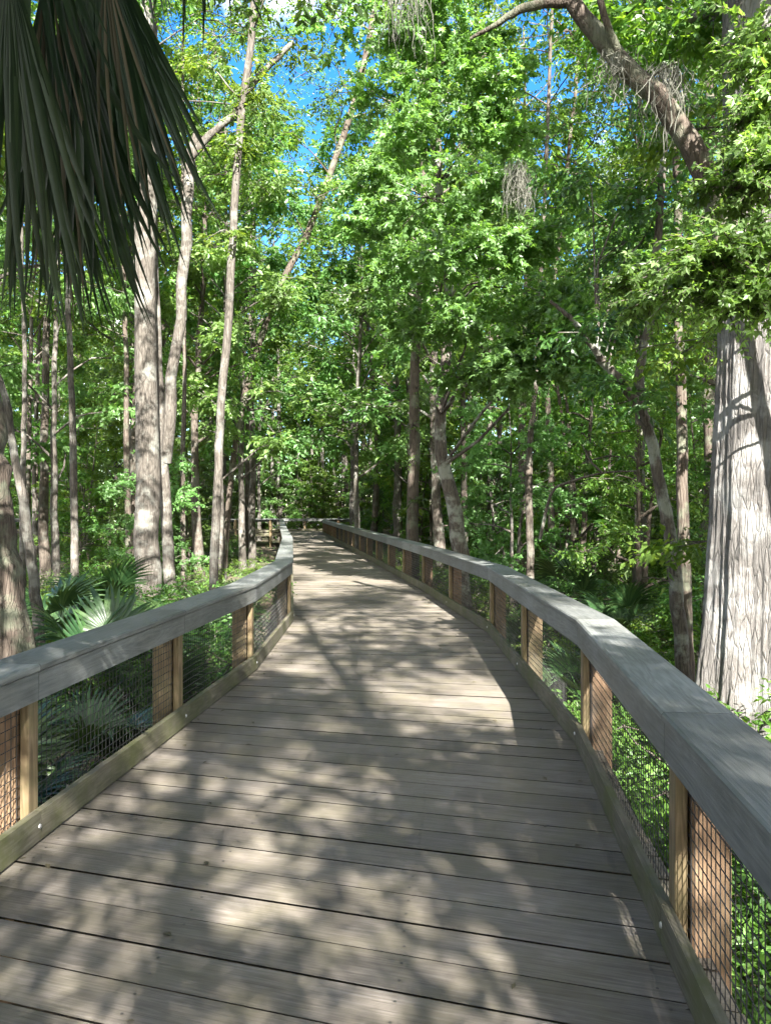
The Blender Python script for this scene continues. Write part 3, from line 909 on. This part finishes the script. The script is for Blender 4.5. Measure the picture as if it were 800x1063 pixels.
named_tree('slim_tree', 'thin pale trunk at the left edge between the dark trunk and leaning pale trunk', 'tree',
           [(24, 600), (24, 480), (26, 380), (22, 220)], 19, 8, 18, M['bark_pale'], M['leaf_mid'], seed=19, cr=2.6, cb=.6)

# --- random woods -----------------------------------------------------------------------
R2 = np.random.RandomState(77)


def zone(px, d, x):
    if px < 60: a_ = 'under the palm fronds'
    elif px < 150: a_ = 'left of thickest trunk'
    elif px < 225: a_ = 'right of thickest trunk'
    elif px < 300: a_ = 'just left of the path end'
    elif px < 380: a_ = 'straight behind the path end'
    elif px < 450: a_ = 'right of the path end'
    elif px < 550: a_ = 'behind the central maple'
    elif px < 640: a_ = 'right of the maple'
    elif px < 720: a_ = 'behind the mottled trunk'
    else: a_ = 'behind the massive trunk'
    return a_


def depth_word(d):
    return 'by the railing' if d < 14 else 'in the mid wood' if d < 26 else 'deep in the wood' if d < 42 else 'far off'


todo = []   # deferred labels


def put(kind, name, cat, idx, x, y, s, rz, part_names, words, group):
    o = empty(name, (x, y, float(ground_z(x, y))), rz, s)
    link(part_names[0], kind[idx][0], o); link(part_names[1], kind[idx][1], o)
    o['category'] = cat; o['group'] = group
    if y < 1:
        pass
    todo.append((o, words[idx], cat, x, y))
    return o


# named clearings: keep the sky hole at upper left and the path clear
def sky_hole(px, d):
    return (175 < px < 385 and d < 20) or (555 < px < 610 and d < 30)


n_ok = 0; tries = 0
while n_ok < 92 and tries < 5000:
    tries += 1
    d_ = R2.uniform(14, 70) if R2.rand() < .8 else R2.uniform(10, 26)
    px = R2.uniform(-120, 920); x = (px - 400) / F * d_
    if corridor(x, d_) < 1.6 or not free(x, d_, 1.9) or (sky_hole(px, d_) and R2.rand() < .5) or (d_ < 17 and 490 < px < 770):
        continue
    idx = R2.choice(6, p=[.2, .2, .12, .2, .12, .16])
    placed.append((x, d_, 1.9)); n_ok += 1
    put(TALL if d_ < 22 else TALL_FAR, 'forest_tree', 'tree', idx, x, d_, R2.uniform(.82, 1.15), R2.uniform(0, 6.28), ('trunk', 'crown'), [k_ + ' tall tree' for k_ in TALLK], 'tall trees of the surrounding wood')
n_ok = 0; tries = 0
while n_ok < 125 and tries < 5000:
    tries += 1
    d_ = 7 + 55 * R2.rand() ** 1.1
    px = R2.uniform(-80, 880); x = (px - 400) / F * d_
    if corridor(x, d_) < 2.4 or not free(x, d_, .8) or (d_ < 13 and (px < 140 or 560 < px < 860) and R2.rand() < .7) or (d_ < 18 and px < 275):
        continue
    if x < -6 and 16 < d_ < 54 and R2.rand() < .8:
        continue
    idx = R2.choice(4, p=[.3, .25, .25, .2])
    placed.append((x, d_, .8)); n_ok += 1
    put(UNDER if d_ < 20 else UNDER_FAR, 'understory_tree', 'young tree', idx, x, d_, R2.uniform(.75, 1.2), R2.uniform(0, 6.28), ('trunk', 'crown'), [k_ + ' young tree' for k_ in UNDERK], 'young trees filling the understorey')
n_ok = 0; tries = 0
while n_ok < 185 and tries < 9000:
    tries += 1
    d_ = 3 + 50 * R2.rand() ** 1.4
    px = R2.uniform(-60, 900); x = (px - 400) / F * d_
    if corridor(x, d_) < 1.15 or not free(x, d_, .25):
        continue
    if x < 0 and d_ < 9 and R2.rand() < .6:
        continue
    idx = R2.choice(4, p=[.3, .3, .15, .25])
    if x < -4:
        idx = R2.choice([1, 3, 3])
    placed.append((x, d_, .25)); n_ok += 1
    put(SHRUB, 'shrub', 'shrub', idx, x, d_, R2.uniform(.7, 1.15), R2.uniform(0, 6.28), ('stem', 'foliage'), [k_ + ' shrub' for k_ in SHRUBK], 'shrubs on the forest floor')

# woods behind and beside the viewer: they shade the deck as in the photograph
n_ok = 0; tries = 0
while n_ok < 26 and tries < 5000:
    tries += 1
    y_ = R2.uniform(-34, 6); x_ = R2.uniform(-16, 18)
    if y_ > -10 and corridor(x_, y_) < 2.2 or y_ <= -10 and abs(x_ + 3 - .3 * (y_ + 10)) < 2: continue
    if y_ > 0 and abs(x_) < y_ * .5 + 2.5 or not free(x_, y_, 1.7):
        continue
    if 2 < x_ < 8.5 and -22 < y_ < 4 and R2.rand() < .85:
        continue
    idx = R2.choice(3); placed.append((x_, y_, 1.7)); n_ok += 1
    if 4.5 < x_ < 9 and -16 < y_ < 4:      # an opening that lets the sun onto the right side
        R2.uniform(0, 1, 2)
        continue
    o = put(BOUGHS, 'forest_tree', 'tree', idx, x_, y_, R2.uniform(.8, 1.05), R2.uniform(0, 6.28), ('trunk', 'crown'), ['brown heavy-boughed tree', 'pale heavy-boughed tree', 'dark heavy-boughed tree'], 'tall trees behind the viewer')

for (x_, y_, idx, s_) in [(2.15, -5.2, 0, .9), (-4.6, 2.2, 1, .85), (-5.6, 6.2, 1, .9), (-4.9, -8.8, 2, .9), (-6.2, -2.0, 0, .9), (2.4, -14, 1, 1.0), (1.9, -9.4, 2, .85)]:  # unseen trees set by hand for the shade they cast
    put(BOUGHS, 'forest_tree', 'tree', idx, x_, y_, s_, .7, ('trunk', 'crown'), ['brown heavy-boughed tree', 'pale heavy-boughed tree', 'dark heavy-boughed tree'], 'tall trees behind the viewer')
SHADE_OAK = make_under(25, 8.5, 3.6, M['leaf_dark'], M['bark_dark'], 34, leafsize=.12, nspr=80)  # dense unseen evergreens, added to shade the hanging palm fronds
for (x_, y_, s_, rz_) in [(-3.6, -2.2, .9, 0), (-5.6, -5.5, 1.0, 2)]:
    put([SHADE_OAK], 'understory_tree', 'young tree', 0, x_, y_, s_, rz_, ('trunk', 'crown'), ['added unseen dense evergreen young tree'], 'unseen evergreens added for shade')
SHADE_SAP = make_under(26, 7.0, 2.7, M['leaf_mid'], M['bark_brown'], 13, leafsize=.12, nspr=95)  # unseen leafy trees added to shade the near deck
put([SHADE_SAP], 'understory_tree', 'young tree', 0, .8, -5.0, 1.0, .4, ('trunk', 'crown'), ['added unseen spreading leafy young tree'], 'unseen young trees added for shade')
put([SHADE_SAP], 'understory_tree', 'young tree', 0, 1.9, -8.2, 1.45, 2.9, ('trunk', 'crown'), ['added unseen spreading leafy young tree'], 'unseen young trees added for shade')
# mid-distance trees that break up the sky left of and above the path
for px, d_, idx in [(208, 27, 1), (252, 30, 3), (232, 38, 0), (372, 30, 3), (386, 38, 1)]:
    put(TALL_FAR if d_ > 29 else TALL, 'forest_tree', 'tree', idx, (px - 400) / F * d_, d_, R2.uniform(.95, 1.15), R2.uniform(0, 6.28), ('trunk', 'crown'), [q_ + ' tall tree' for q_ in TALLK],
        'tall trees of the surrounding wood')
# a row of tall trees closing the view beyond the crossing walk
for k_, px in enumerate(np.linspace(205, 420, 11)):
    d_ = R2.uniform(59.5, 67)
    put(TALL_FAR, 'forest_tree', 'tree', R2.choice([0, 1, 3, 5]), (px - 400) / F * d_, d_, R2.uniform(1.0, 1.3), R2.uniform(0, 6.28), ('trunk', 'crown'), [q_ + ' tall tree' for q_ in TALLK],
        'tall trees of the surrounding wood')

for k_, px in enumerate(np.linspace(190, 540, 18)):
    d_ = R2.uniform(58.5, 66)
    put(UNDER_FAR, 'understory_tree', 'young tree', R2.choice([0, 1, 2]), (px - 400) / F * d_, d_, R2.uniform(.8, 1.1), R2.uniform(0, 6.28), ('trunk', 'crown'), [q_ + ' young tree' for q_ in UNDERK],
        'young trees filling the understorey')

# labels, told apart by what stands next to them; an ordinal only where nothing else does
ORD = ['leftmost', 'second from left', 'third from left', 'fourth from left', 'fifth from left', 'sixth from left', 'seventh from left', 'eighth from left', 'ninth from left', 'tenth from left']
buckets = {}
for (o, w, cat, x, y) in todo:
    if y < 3:
        key = (w, None, None)
    else:
        key = (w, zone(px_of(x, y), y, x), depth_word(y))
    buckets.setdefault(key, []).append((px_of(x, y) if y >= 3 else x, o))
for (w, zn, dw), lst in buckets.items():
    lst.sort(key=lambda t: t[0])
    for k_, (_, o) in enumerate(lst):
        if zn is None:
            o['label'] = f'{w} behind the viewer shading the deck'
        elif len(lst) == 1:
            o['label'] = f'{w} {dw}, {zn}'
        else:
            o['label'] = f'{ORD[min(k_, 9)]} {w} {dw}, {zn}'

# --- far wood: one mass nobody could count ----------------------------------------------
rs = np.random.RandomState(9)
far = Acc()
n = 56000
px_ = rs.uniform(-150, 950, n); d_ = rs.uniform(66, 105, n)
x_ = (px_ - 400) / F * d_
topo = 24 + 5 * np.sin(x_ * .21) + 3.5 * np.sin(x_ * .53 + 1) + rs.normal(0, 1.5, n)
z_ = GZ + topo * rs.rand(n) ** .85
cl = np.floor(x_ / 3.0) * 17.3 + np.floor(z_ / 2.2) * 7.1 + np.floor(d_ / 6) * 3.3
keep = np.sin(cl * 12.9898) * 43758.5453 % 1.0 < .86
pos = np.c_[x_, d_, z_][keep]
sprays(far, pos, rs.normal(0, 1, pos.shape), .9, 5, .55, LEAF_OVAL, rs, flat=2.0)
tr = Acc()
for q in range(150):
    dd_ = rs.uniform(62, 100); xx = (rs.uniform(-100, 900) - 400) / F * dd_
    hh = rs.uniform(10, 18)
    tube(tr, [(xx, dd_, GZ - .3), (xx + rs.normal(0, .3), dd_, hh * .5), (xx + rs.normal(0, .7), dd_, hh)], [rs.uniform(.1, .22), .12, .04], 6)
fo = link('far_wood', far.mesh('far_wood', M['leaf_mid'])); fo['kind'] = 'stuff'
link('trunks', tr.mesh('trunks', M['bark_pale'], True), fo)['kind'] = 'stuff'

# --- ground cover and litter ------------------------------------------------------------
gc = Acc()
n = 13000
y_ = 1.5 + 48 * rs.rand(n) ** 1.6; pxx = rs.uniform(-80, 900, n); x_ = (pxx - 400) / F * y_ + rs.normal(0, .8, n)
ok = np.array([corridor(a_, b_) > .32 for a_, b_ in zip(x_, y_)])
ok &= (np.sin(x_ * 1.1 + 2) * np.cos(y_ * .8) + rs.normal(0, .5, n) > -.6) | (x_ > 0)
ok &= ~((x_ < 0) & (y_ < 8) & (rs.rand(n) < .6))
x_, y_ = x_[ok], y_[ok]
org = np.c_[x_, y_, ground_z(x_, y_)]
dirs = np.c_[rs.normal(0, .6, len(x_)), rs.normal(0, .6, len(x_)), np.full(len(x_), .8)]
sprays(gc, org, dirs, .42, 9, .085, LEAF_OVAL, rs, droop=.45)
# low seedlings under the right rail
n = 1500
y_ = rs.uniform(1.0, 9, n); x_ = Er(y_) + .35 + np.abs(rs.normal(0, .9, n))
org = np.c_[x_, y_, ground_z(x_, y_) + rs.uniform(0, .35, n)]
sprays(gc, org, np.c_[rs.normal(0, .7, n), rs.normal(0, .7, n), rs.uniform(.1, .9, n)], .40, 9, .085, LEAF_OVAL, rs, droop=.4)
link('ground_cover', gc.mesh('ground_cover', M['fern']))['kind'] = 'stuff'
lt = Acc()
n = 26000
y_ = 1 + 30 * rs.rand(n) ** 1.5; x_ = (rs.uniform(-100, 900, n) - 400) / F * y_ + rs.normal(0, 1.2, n)
ok = np.array([corridor(a_, b_) > .05 for a_, b_ in zip(x_, y_)])
x_, y_ = x_[ok], y_[ok]
m_ = len(x_)
leaves(lt, np.c_[x_, y_, ground_z(x_, y_) + rs.uniform(.005, .03, m_)], np.c_[rs.normal(0, 1, (m_, 2)), rs.normal(0, .25, m_)], np.c_[rs.normal(0, .3, (m_, 2)), np.ones(m_)], rs.uniform(.05, .12, m_), LEAF_OVAL)
link('leaf_litter', lt.mesh('leaf_litter', M['palm_dry']))['kind'] = 'stuff'

dl = Acc()
n = 110
y_ = 2 + 20 * rs.rand(n) ** 1.4
u_ = np.where(rs.rand(n) < .5, rs.beta(.6, 3, n), 1 - rs.beta(.6, 3, n))
x_ = El(y_) + .05 + (Er(y_) - El(y_) - .1) * u_
leaves(dl, np.c_[x_, y_, np.full(n, .006)], np.c_[rs.normal(0, 1, (n, 2)), rs.normal(0, .03, n)], np.c_[rs.normal(0, .12, (n, 2)), np.ones(n)], rs.uniform(.025, .06, n), LEAF_OVAL)
link('fallen_leaves', dl.mesh('fallen_leaves', M['palm_dry']))['kind'] = 'stuff'

# ------------------------------------------------------------------ palms
def fan_mesh(seed, petiole, Rb, nseg, spread, fused=.32, droop=.25, curl=.2, w=.034, mat=None, dry=0.0, arch=.15):
    """a fan frond: origin at the petiole's base, petiole along +Y, blade normal +Z"""
    rs = np.random.RandomState(seed)
    a = Acc()
    pp = np.array([[0, petiole * t, arch * petiole * (1 - (1 - t) ** 2) * .5] for t in np.linspace(0, 1, 8)])
    tube(a, pp, np.linspace(.016, .009, 8) * (Rb / .9), 5)
    h = pp[-1]
    ts = np.array([0, .12, .3, .5, .7, .86, 1.0])
    wp = np.array([.15, .55, 1.0, .95, .7, .4, .03])
    for q in range(nseg):
        u = (q + .5) / nseg * 2 - 1
        an = u * spread
        L_ = Rb * (1 - .28 * abs(u) ** 2) * rs.uniform(.88, 1.06)
        dr = droop * rs.uniform(.6, 1.5)
        ax = np.array([math.sin(an), math.cos(an), 0])
        la = np.array([math.cos(an), -math.sin(an), 0])
        tw_ = rs.normal(0, .10)
        v = []
        for t, ww in zip(ts, wp):
            bend = max(0, t - fused) / (1 - fused)
            c_ = h + ax * L_ * (t * (1 - .12 * dr * bend ** 2)) + np.array([0, 0, -dr * L_ * bend ** 2 + curl * L_ * t * (1 - t) * .4]) + la * tw_ * bend ** 2 * L_
            wid = ww * w * (Rb / .9)
            if t <= fused:
                wid = max(wid * .6, t * L_ * spread / nseg * 1.04)
            fold = .35 * wid
            v += [c_ - la * wid + np.array([0, 0, fold * .5]), c_ + np.array([0, 0, -fold * .5]), c_ + la * wid + np.array([0, 0, fold * .5])]
        f_ = []
        for k in range(len(ts) - 1):
            b0 = 3 * k
            f_ += [[b0, b0 + 1, b0 + 4, b0 + 3], [b0 + 1, b0 + 2, b0 + 5, b0 + 4]]
        a.add(v, f_)
    return a.mesh('frond', mat, True)


SAW = [fan_mesh(51, .55, .55, 26, 1.75, .36, .22, mat=M['palmetto']), fan_mesh(52, .7, .62, 28, 1.6, .34, .3, mat=M['palmetto']), fan_mesh(53, .45, .5, 24, 1.9, .38, .15, mat=M['palmetto'])]
DRY = fan_mesh(54, .5, .5, 20, 1.1, .3, .5, mat=M['palm_dry'])
R3 = np.random.RandomState(4)


def palmetto(x, y, n, s, label, group='saw palmettos on the forest floor', dry=1):
    o = empty('palmetto', (x, y, float(ground_z(x, y))), R3.uniform(0, 6.28), s)
    tag(o, label, 'palmetto', group)
    for k in range(n):
        az = 2 * PI * k / n + R3.uniform(-.35, .35)
        el = R3.uniform(.45, 1.25)
        link('frond', SAW[k % 3], o, (0, 0, .12), (el, R3.uniform(-.3, .3), az), R3.uniform(.85, 1.15))
    for k in range(dry):
        link('dead_frond', DRY, o, (0, 0, .2), (R3.uniform(-.5, .1), 0, R3.uniform(0, 6.28)), R3.uniform(.8, 1.1))


for (px, d_, n_, s_, lab) in [
        (60, 5.4, 11, .95, 'big fan palmetto rising just behind the near left railing post'),
        (35, 4.3, 9, 1.0, 'palmetto with dead stalks seen through the nearest left wire panel'),
        (125, 6.6, 11, .9, 'palmetto with wide pale fans beside the near left rail'),
        (150, 5.0, 8, .85, 'low dark palmetto under the second left wire panel'),
        (185, 8.6, 9, .95, 'palmetto at the foot of the thickest pale trunk'),
        (95, 9.5, 11, 1.25, 'palmetto behind the leaning pale trunk on the left'),
        (60, 13, 10, 1.2, 'palmetto between the leaning pale trunk and thin grey trunk'),
        (-20, 8.0, 10, 1.2, 'palmetto at the foot of the dark ridged trunk at left'),
        (205, 12, 9, 1.1, 'palmetto between the thickest trunk and the slender grey trunk'),
        (120, 15, 10, 1.2, 'palmetto deeper in the wood left of the thickest trunk'),
        (500, 13, 9, .8, 'palmetto under the bright central maple'),
        (605, 10, 10, .8, 'palmetto in the shade right of the central maple'),
        (655, 14, 10, .95, 'palmetto behind the mottled leaning trunk'),
        (600, 18, 10, 1.4, 'palmetto deeper in the wood right of the central maple'),
        (250, 16, 9, 1.1, 'palmetto left of the left railing bend')]:
    x_ = (px - 400) / F * d_
    if corridor(x_, d_) < .6 + .55 * s_:
        x_ = (El(d_) - .6 - .55 * s_) if x_ < 0 else (Er(d_) + .6 + .55 * s_)
    palmetto(x_, d_, n_, s_, lab)

# the cabbage palm whose fronds hang into the upper left
root = empty('cabbage_palm', (-2.9, 2.3, float(ground_z(-2.9, 2.3))))
tag(root, 'cabbage palm whose dark fan fronds hang into the upper left corner', 'palm')
org = np.array(root.location)
t = Acc(); rs = np.random.RandomState(61)
tp = smooth_path([(0, 0, -.3), (.05, .05, 2.4), (.25, .15, 5.3)], 20)
tube(t, tp, np.linspace(.19, .15, 20), 16, .05, rs=rs)
for q in range(34):     # old leaf bases
    zq = 3.6 + 1.7 * q / 34; az = q * 2.4
    c_ = np.array([np.interp(zq, tp[:, 2], tp[:, 0]), np.interp(zq, tp[:, 2], tp[:, 1]), zq])
    o_ = np.array([math.cos(az), math.sin(az), 0])
    tube(t, [c_ + o_ * .12, c_ + o_ * .24 + np.array([0, 0, .10]), c_ + o_ * .36 + np.array([0, 0, .24])], [.05, .035, .018], 6)
link('trunk', t.mesh('trunk', M['bark_dark'], True), root)
top = tp[-1]


def frond_to(hast, axis, normal, Rb, nseg, spread, seed, mat, droop=.15, fused=.3, name='frond', w=.034, curl=.1):
    """frond whose blade starts at world point hast and points along axis; the petiole arches back to the palm's top"""
    rs = np.random.RandomState(seed)
    hast = np.asarray(hast, float) - org
    y_ = nrm(np.asarray(axis, float)); z_ = nrm(np.asarray(normal, float) - np.dot(normal, y_) * y_); x_ = np.cross(y_, z_)
    me = fan_mesh(seed, .10, Rb, nseg, spread, fused, droop, curl, w=w, mat=mat)
    o_ = link(name, me, root)
    mt = Matrix(((x_[0], y_[0], z_[0], hast[0]), (x_[1], y_[1], z_[1], hast[1]), (x_[2], y_[2], z_[2], hast[2]), (0, 0, 0, 1)))
    o_.matrix_local = mt
    a = Acc()
    p1 = hast
    mid = (top + p1) / 2 + np.array([0, 0, .35]); m2 = p1 - y_ * .3 + np.array([0, 0, .05])
    tube(a, smooth_path([top, mid, m2, p1 + y_ * .12], 16), np.linspace(.024, .008, 16), 6)
    if mat is not M['palm_dry']:
        link('petiole', a.mesh('petiole', M['palm'], True), root)


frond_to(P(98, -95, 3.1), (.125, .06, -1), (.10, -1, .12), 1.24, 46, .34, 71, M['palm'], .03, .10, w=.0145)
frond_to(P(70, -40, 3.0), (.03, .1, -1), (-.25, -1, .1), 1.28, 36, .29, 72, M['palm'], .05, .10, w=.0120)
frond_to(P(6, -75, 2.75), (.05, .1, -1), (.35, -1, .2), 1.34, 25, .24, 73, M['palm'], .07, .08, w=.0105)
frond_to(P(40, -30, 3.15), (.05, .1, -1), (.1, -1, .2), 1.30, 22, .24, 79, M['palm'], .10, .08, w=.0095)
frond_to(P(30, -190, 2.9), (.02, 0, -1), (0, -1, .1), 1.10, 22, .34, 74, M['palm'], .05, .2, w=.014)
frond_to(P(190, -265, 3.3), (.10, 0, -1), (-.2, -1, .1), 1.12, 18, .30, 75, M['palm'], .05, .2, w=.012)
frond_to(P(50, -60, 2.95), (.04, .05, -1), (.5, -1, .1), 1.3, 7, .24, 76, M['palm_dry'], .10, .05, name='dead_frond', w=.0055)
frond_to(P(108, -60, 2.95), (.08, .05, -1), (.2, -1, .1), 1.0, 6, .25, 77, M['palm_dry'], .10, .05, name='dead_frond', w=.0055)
for q, (hx, hy, hz, ax_) in enumerate([(-1.8, 1.5, 4.25, (1, 0, -.10)), (-1.75, 1.35, 3.65, (1, .05, -.2)), (-1.4, 1.7, 5.0, (.9, 0, .12)), (-1.0, 1.6, 4.55, (1, 0, -.25)), (-2.0, 1.5, 3.4, (.9, 0, -.1)), (-1.5, 1.2, 4.0, (1, 0, 0)), (-1.6, 1.9, 4.6, (1, 0, -.35))]):  # unseen fronds turned to the sun, added to shade the hanging ones
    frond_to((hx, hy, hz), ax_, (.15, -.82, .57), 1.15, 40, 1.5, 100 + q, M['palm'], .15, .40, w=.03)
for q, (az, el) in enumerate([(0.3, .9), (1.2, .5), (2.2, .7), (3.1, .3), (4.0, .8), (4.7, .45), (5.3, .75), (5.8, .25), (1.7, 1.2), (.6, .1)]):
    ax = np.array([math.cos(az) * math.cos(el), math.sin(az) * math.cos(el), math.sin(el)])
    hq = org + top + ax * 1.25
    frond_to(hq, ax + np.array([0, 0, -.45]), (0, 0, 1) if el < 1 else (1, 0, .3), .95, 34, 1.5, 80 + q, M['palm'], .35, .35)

# fallen branch and broken limbs
a = Acc(); rs = np.random.RandomState(66)
pt = np.array([P(572, 512, 11.5), P(592, 500, 11.4), P(625, 491, 11.3), P(660, 489, 11.3)])
gzb = float(ground_z(pt[0][0], pt[0][1])); o0 = np.array([pt[0][0], pt[0][1], gzb])
tube(a, smooth_path(np.vstack([[P(560, 560, 11.6)], pt]) - o0, 14), np.linspace(.026, .012, 14), 7, .08, rs=rs)
tube(a, smooth_path(np.array([P(625, 491, 11.3), P(612, 478, 11.3), P(604, 462, 11.4)]) - o0, 6), np.linspace(.02, .006, 6), 5)
tag(link('fallen_branch', a.mesh('fallen_branch', M['bark_mottled'], True), loc=tuple(o0)), 'thin arching dead branch leaning in the undergrowth right of the central maple', 'branch')
a = Acc()
b0 = np.array([-2.05, 3.9, 0]); b0[2] = ground_z(b0[0], b0[1])
for (p_, q_) in [((0, 0, .0), (.15, .9, .75)), ((-.3, .1, .0), (-.1, .7, .45)), ((-.1, .5, .02), (-.75, .8, .5))]:
    tube(a, smooth_path([p_, (np.array(p_) + q_) / 2 + rs.normal(0, .05, 3), q_], 8), np.linspace(.022, .010, 8), 6, .1, rs=rs)
tag(link('dead_stick', a.mesh('dead_stick', M['deadwood'], True), loc=tuple(b0)), 'pale dead sticks leaning behind the nearest left wire panel', 'stick')

# ------------------------------------------------------------------ sky, sun, camera
w = bpy.data.worlds.new('World'); bpy.context.scene.world = w; w.use_nodes = True
nt = w.node_tree; nt.nodes.clear(); L = nt.links.new
el = math.asin(SUNV[2]); az = math.atan2(SUNV[0], SUNV[1])
sk = N(nt, 'ShaderNodeTexSky', _sky_type='NISHITA'); sk.sun_disc = False
sk.sun_elevation = el; sk.sun_rotation = az; sk.air_density = 1.0; sk.dust_density = .6; sk.ozone_density = 2.0
hs = N(nt, 'ShaderNodeHueSaturation', Hue=.512, Saturation=1.42, Value=.72)
L(sk.outputs[0], hs.inputs['Color'])
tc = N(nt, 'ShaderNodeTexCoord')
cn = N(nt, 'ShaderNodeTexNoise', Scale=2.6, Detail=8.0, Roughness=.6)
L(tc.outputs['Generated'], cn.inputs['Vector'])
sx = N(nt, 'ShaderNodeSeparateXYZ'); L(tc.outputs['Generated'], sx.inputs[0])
mr = N(nt, 'ShaderNodeMapRange', From__Min=.6, From__Max=-.6, To__Min=-.02, To__Max=.13); L(sx.outputs[1], mr.inputs[0])   # extra cloud added out of view behind the viewer, for neutral fill light
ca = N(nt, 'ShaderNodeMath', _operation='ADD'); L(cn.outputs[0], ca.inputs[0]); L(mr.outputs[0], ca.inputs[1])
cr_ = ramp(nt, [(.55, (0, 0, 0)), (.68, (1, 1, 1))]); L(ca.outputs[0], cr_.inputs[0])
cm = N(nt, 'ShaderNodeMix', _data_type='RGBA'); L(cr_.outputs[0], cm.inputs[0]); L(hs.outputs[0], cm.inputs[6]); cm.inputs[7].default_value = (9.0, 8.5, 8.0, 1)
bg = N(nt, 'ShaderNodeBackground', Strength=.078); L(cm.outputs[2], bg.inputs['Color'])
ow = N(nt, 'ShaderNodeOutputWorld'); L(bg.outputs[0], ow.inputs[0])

sd = bpy.data.lights.new('sun', 'SUN'); sd.energy = 5.0; sd.angle = math.radians(.45); sd.color = (1, .955, .89)
so = bpy.data.objects.new('sun', sd); C.objects.link(so)
so.rotation_euler = Vector(SUNV).to_track_quat('Z', 'Y').to_euler(); so.location = (10, -20, 30)

cd = bpy.data.cameras.new('camera'); co = bpy.data.objects.new('camera', cd); C.objects.link(co)
co.location = (0, 0, H); co.rotation_euler = (PI / 2, 0, 0)
cd.sensor_fit = 'VERTICAL'; cd.angle = 2 * math.atan(531.5 / F); cd.shift_y = -4.5 / 1063.0
cd.clip_start = .05; cd.clip_end = 2000
sc = bpy.context.scene
sc.camera = co
sc.render.engine = 'CYCLES'
sc.view_settings.view_transform = 'Standard'; sc.view_settings.look = 'None'
sc.view_settings.gamma = 1; sc.view_settings.exposure = 3.2
sc.view_settings.use_curve_mapping = False
cy = sc.cycles
cy.max_bounces = 6; cy.diffuse_bounces = 4; cy.glossy_bounces = 2; cy.transmission_bounces = 2; cy.transparent_max_bounces = 4
cy.use_denoising = True
try:
    cy.denoiser = 'OPENIMAGEDENOISE'
except Exception:
    pass
cy.use_adaptive_sampling = True; cy.adaptive_threshold = .02
cy.sample_clamp_indirect = 6.0
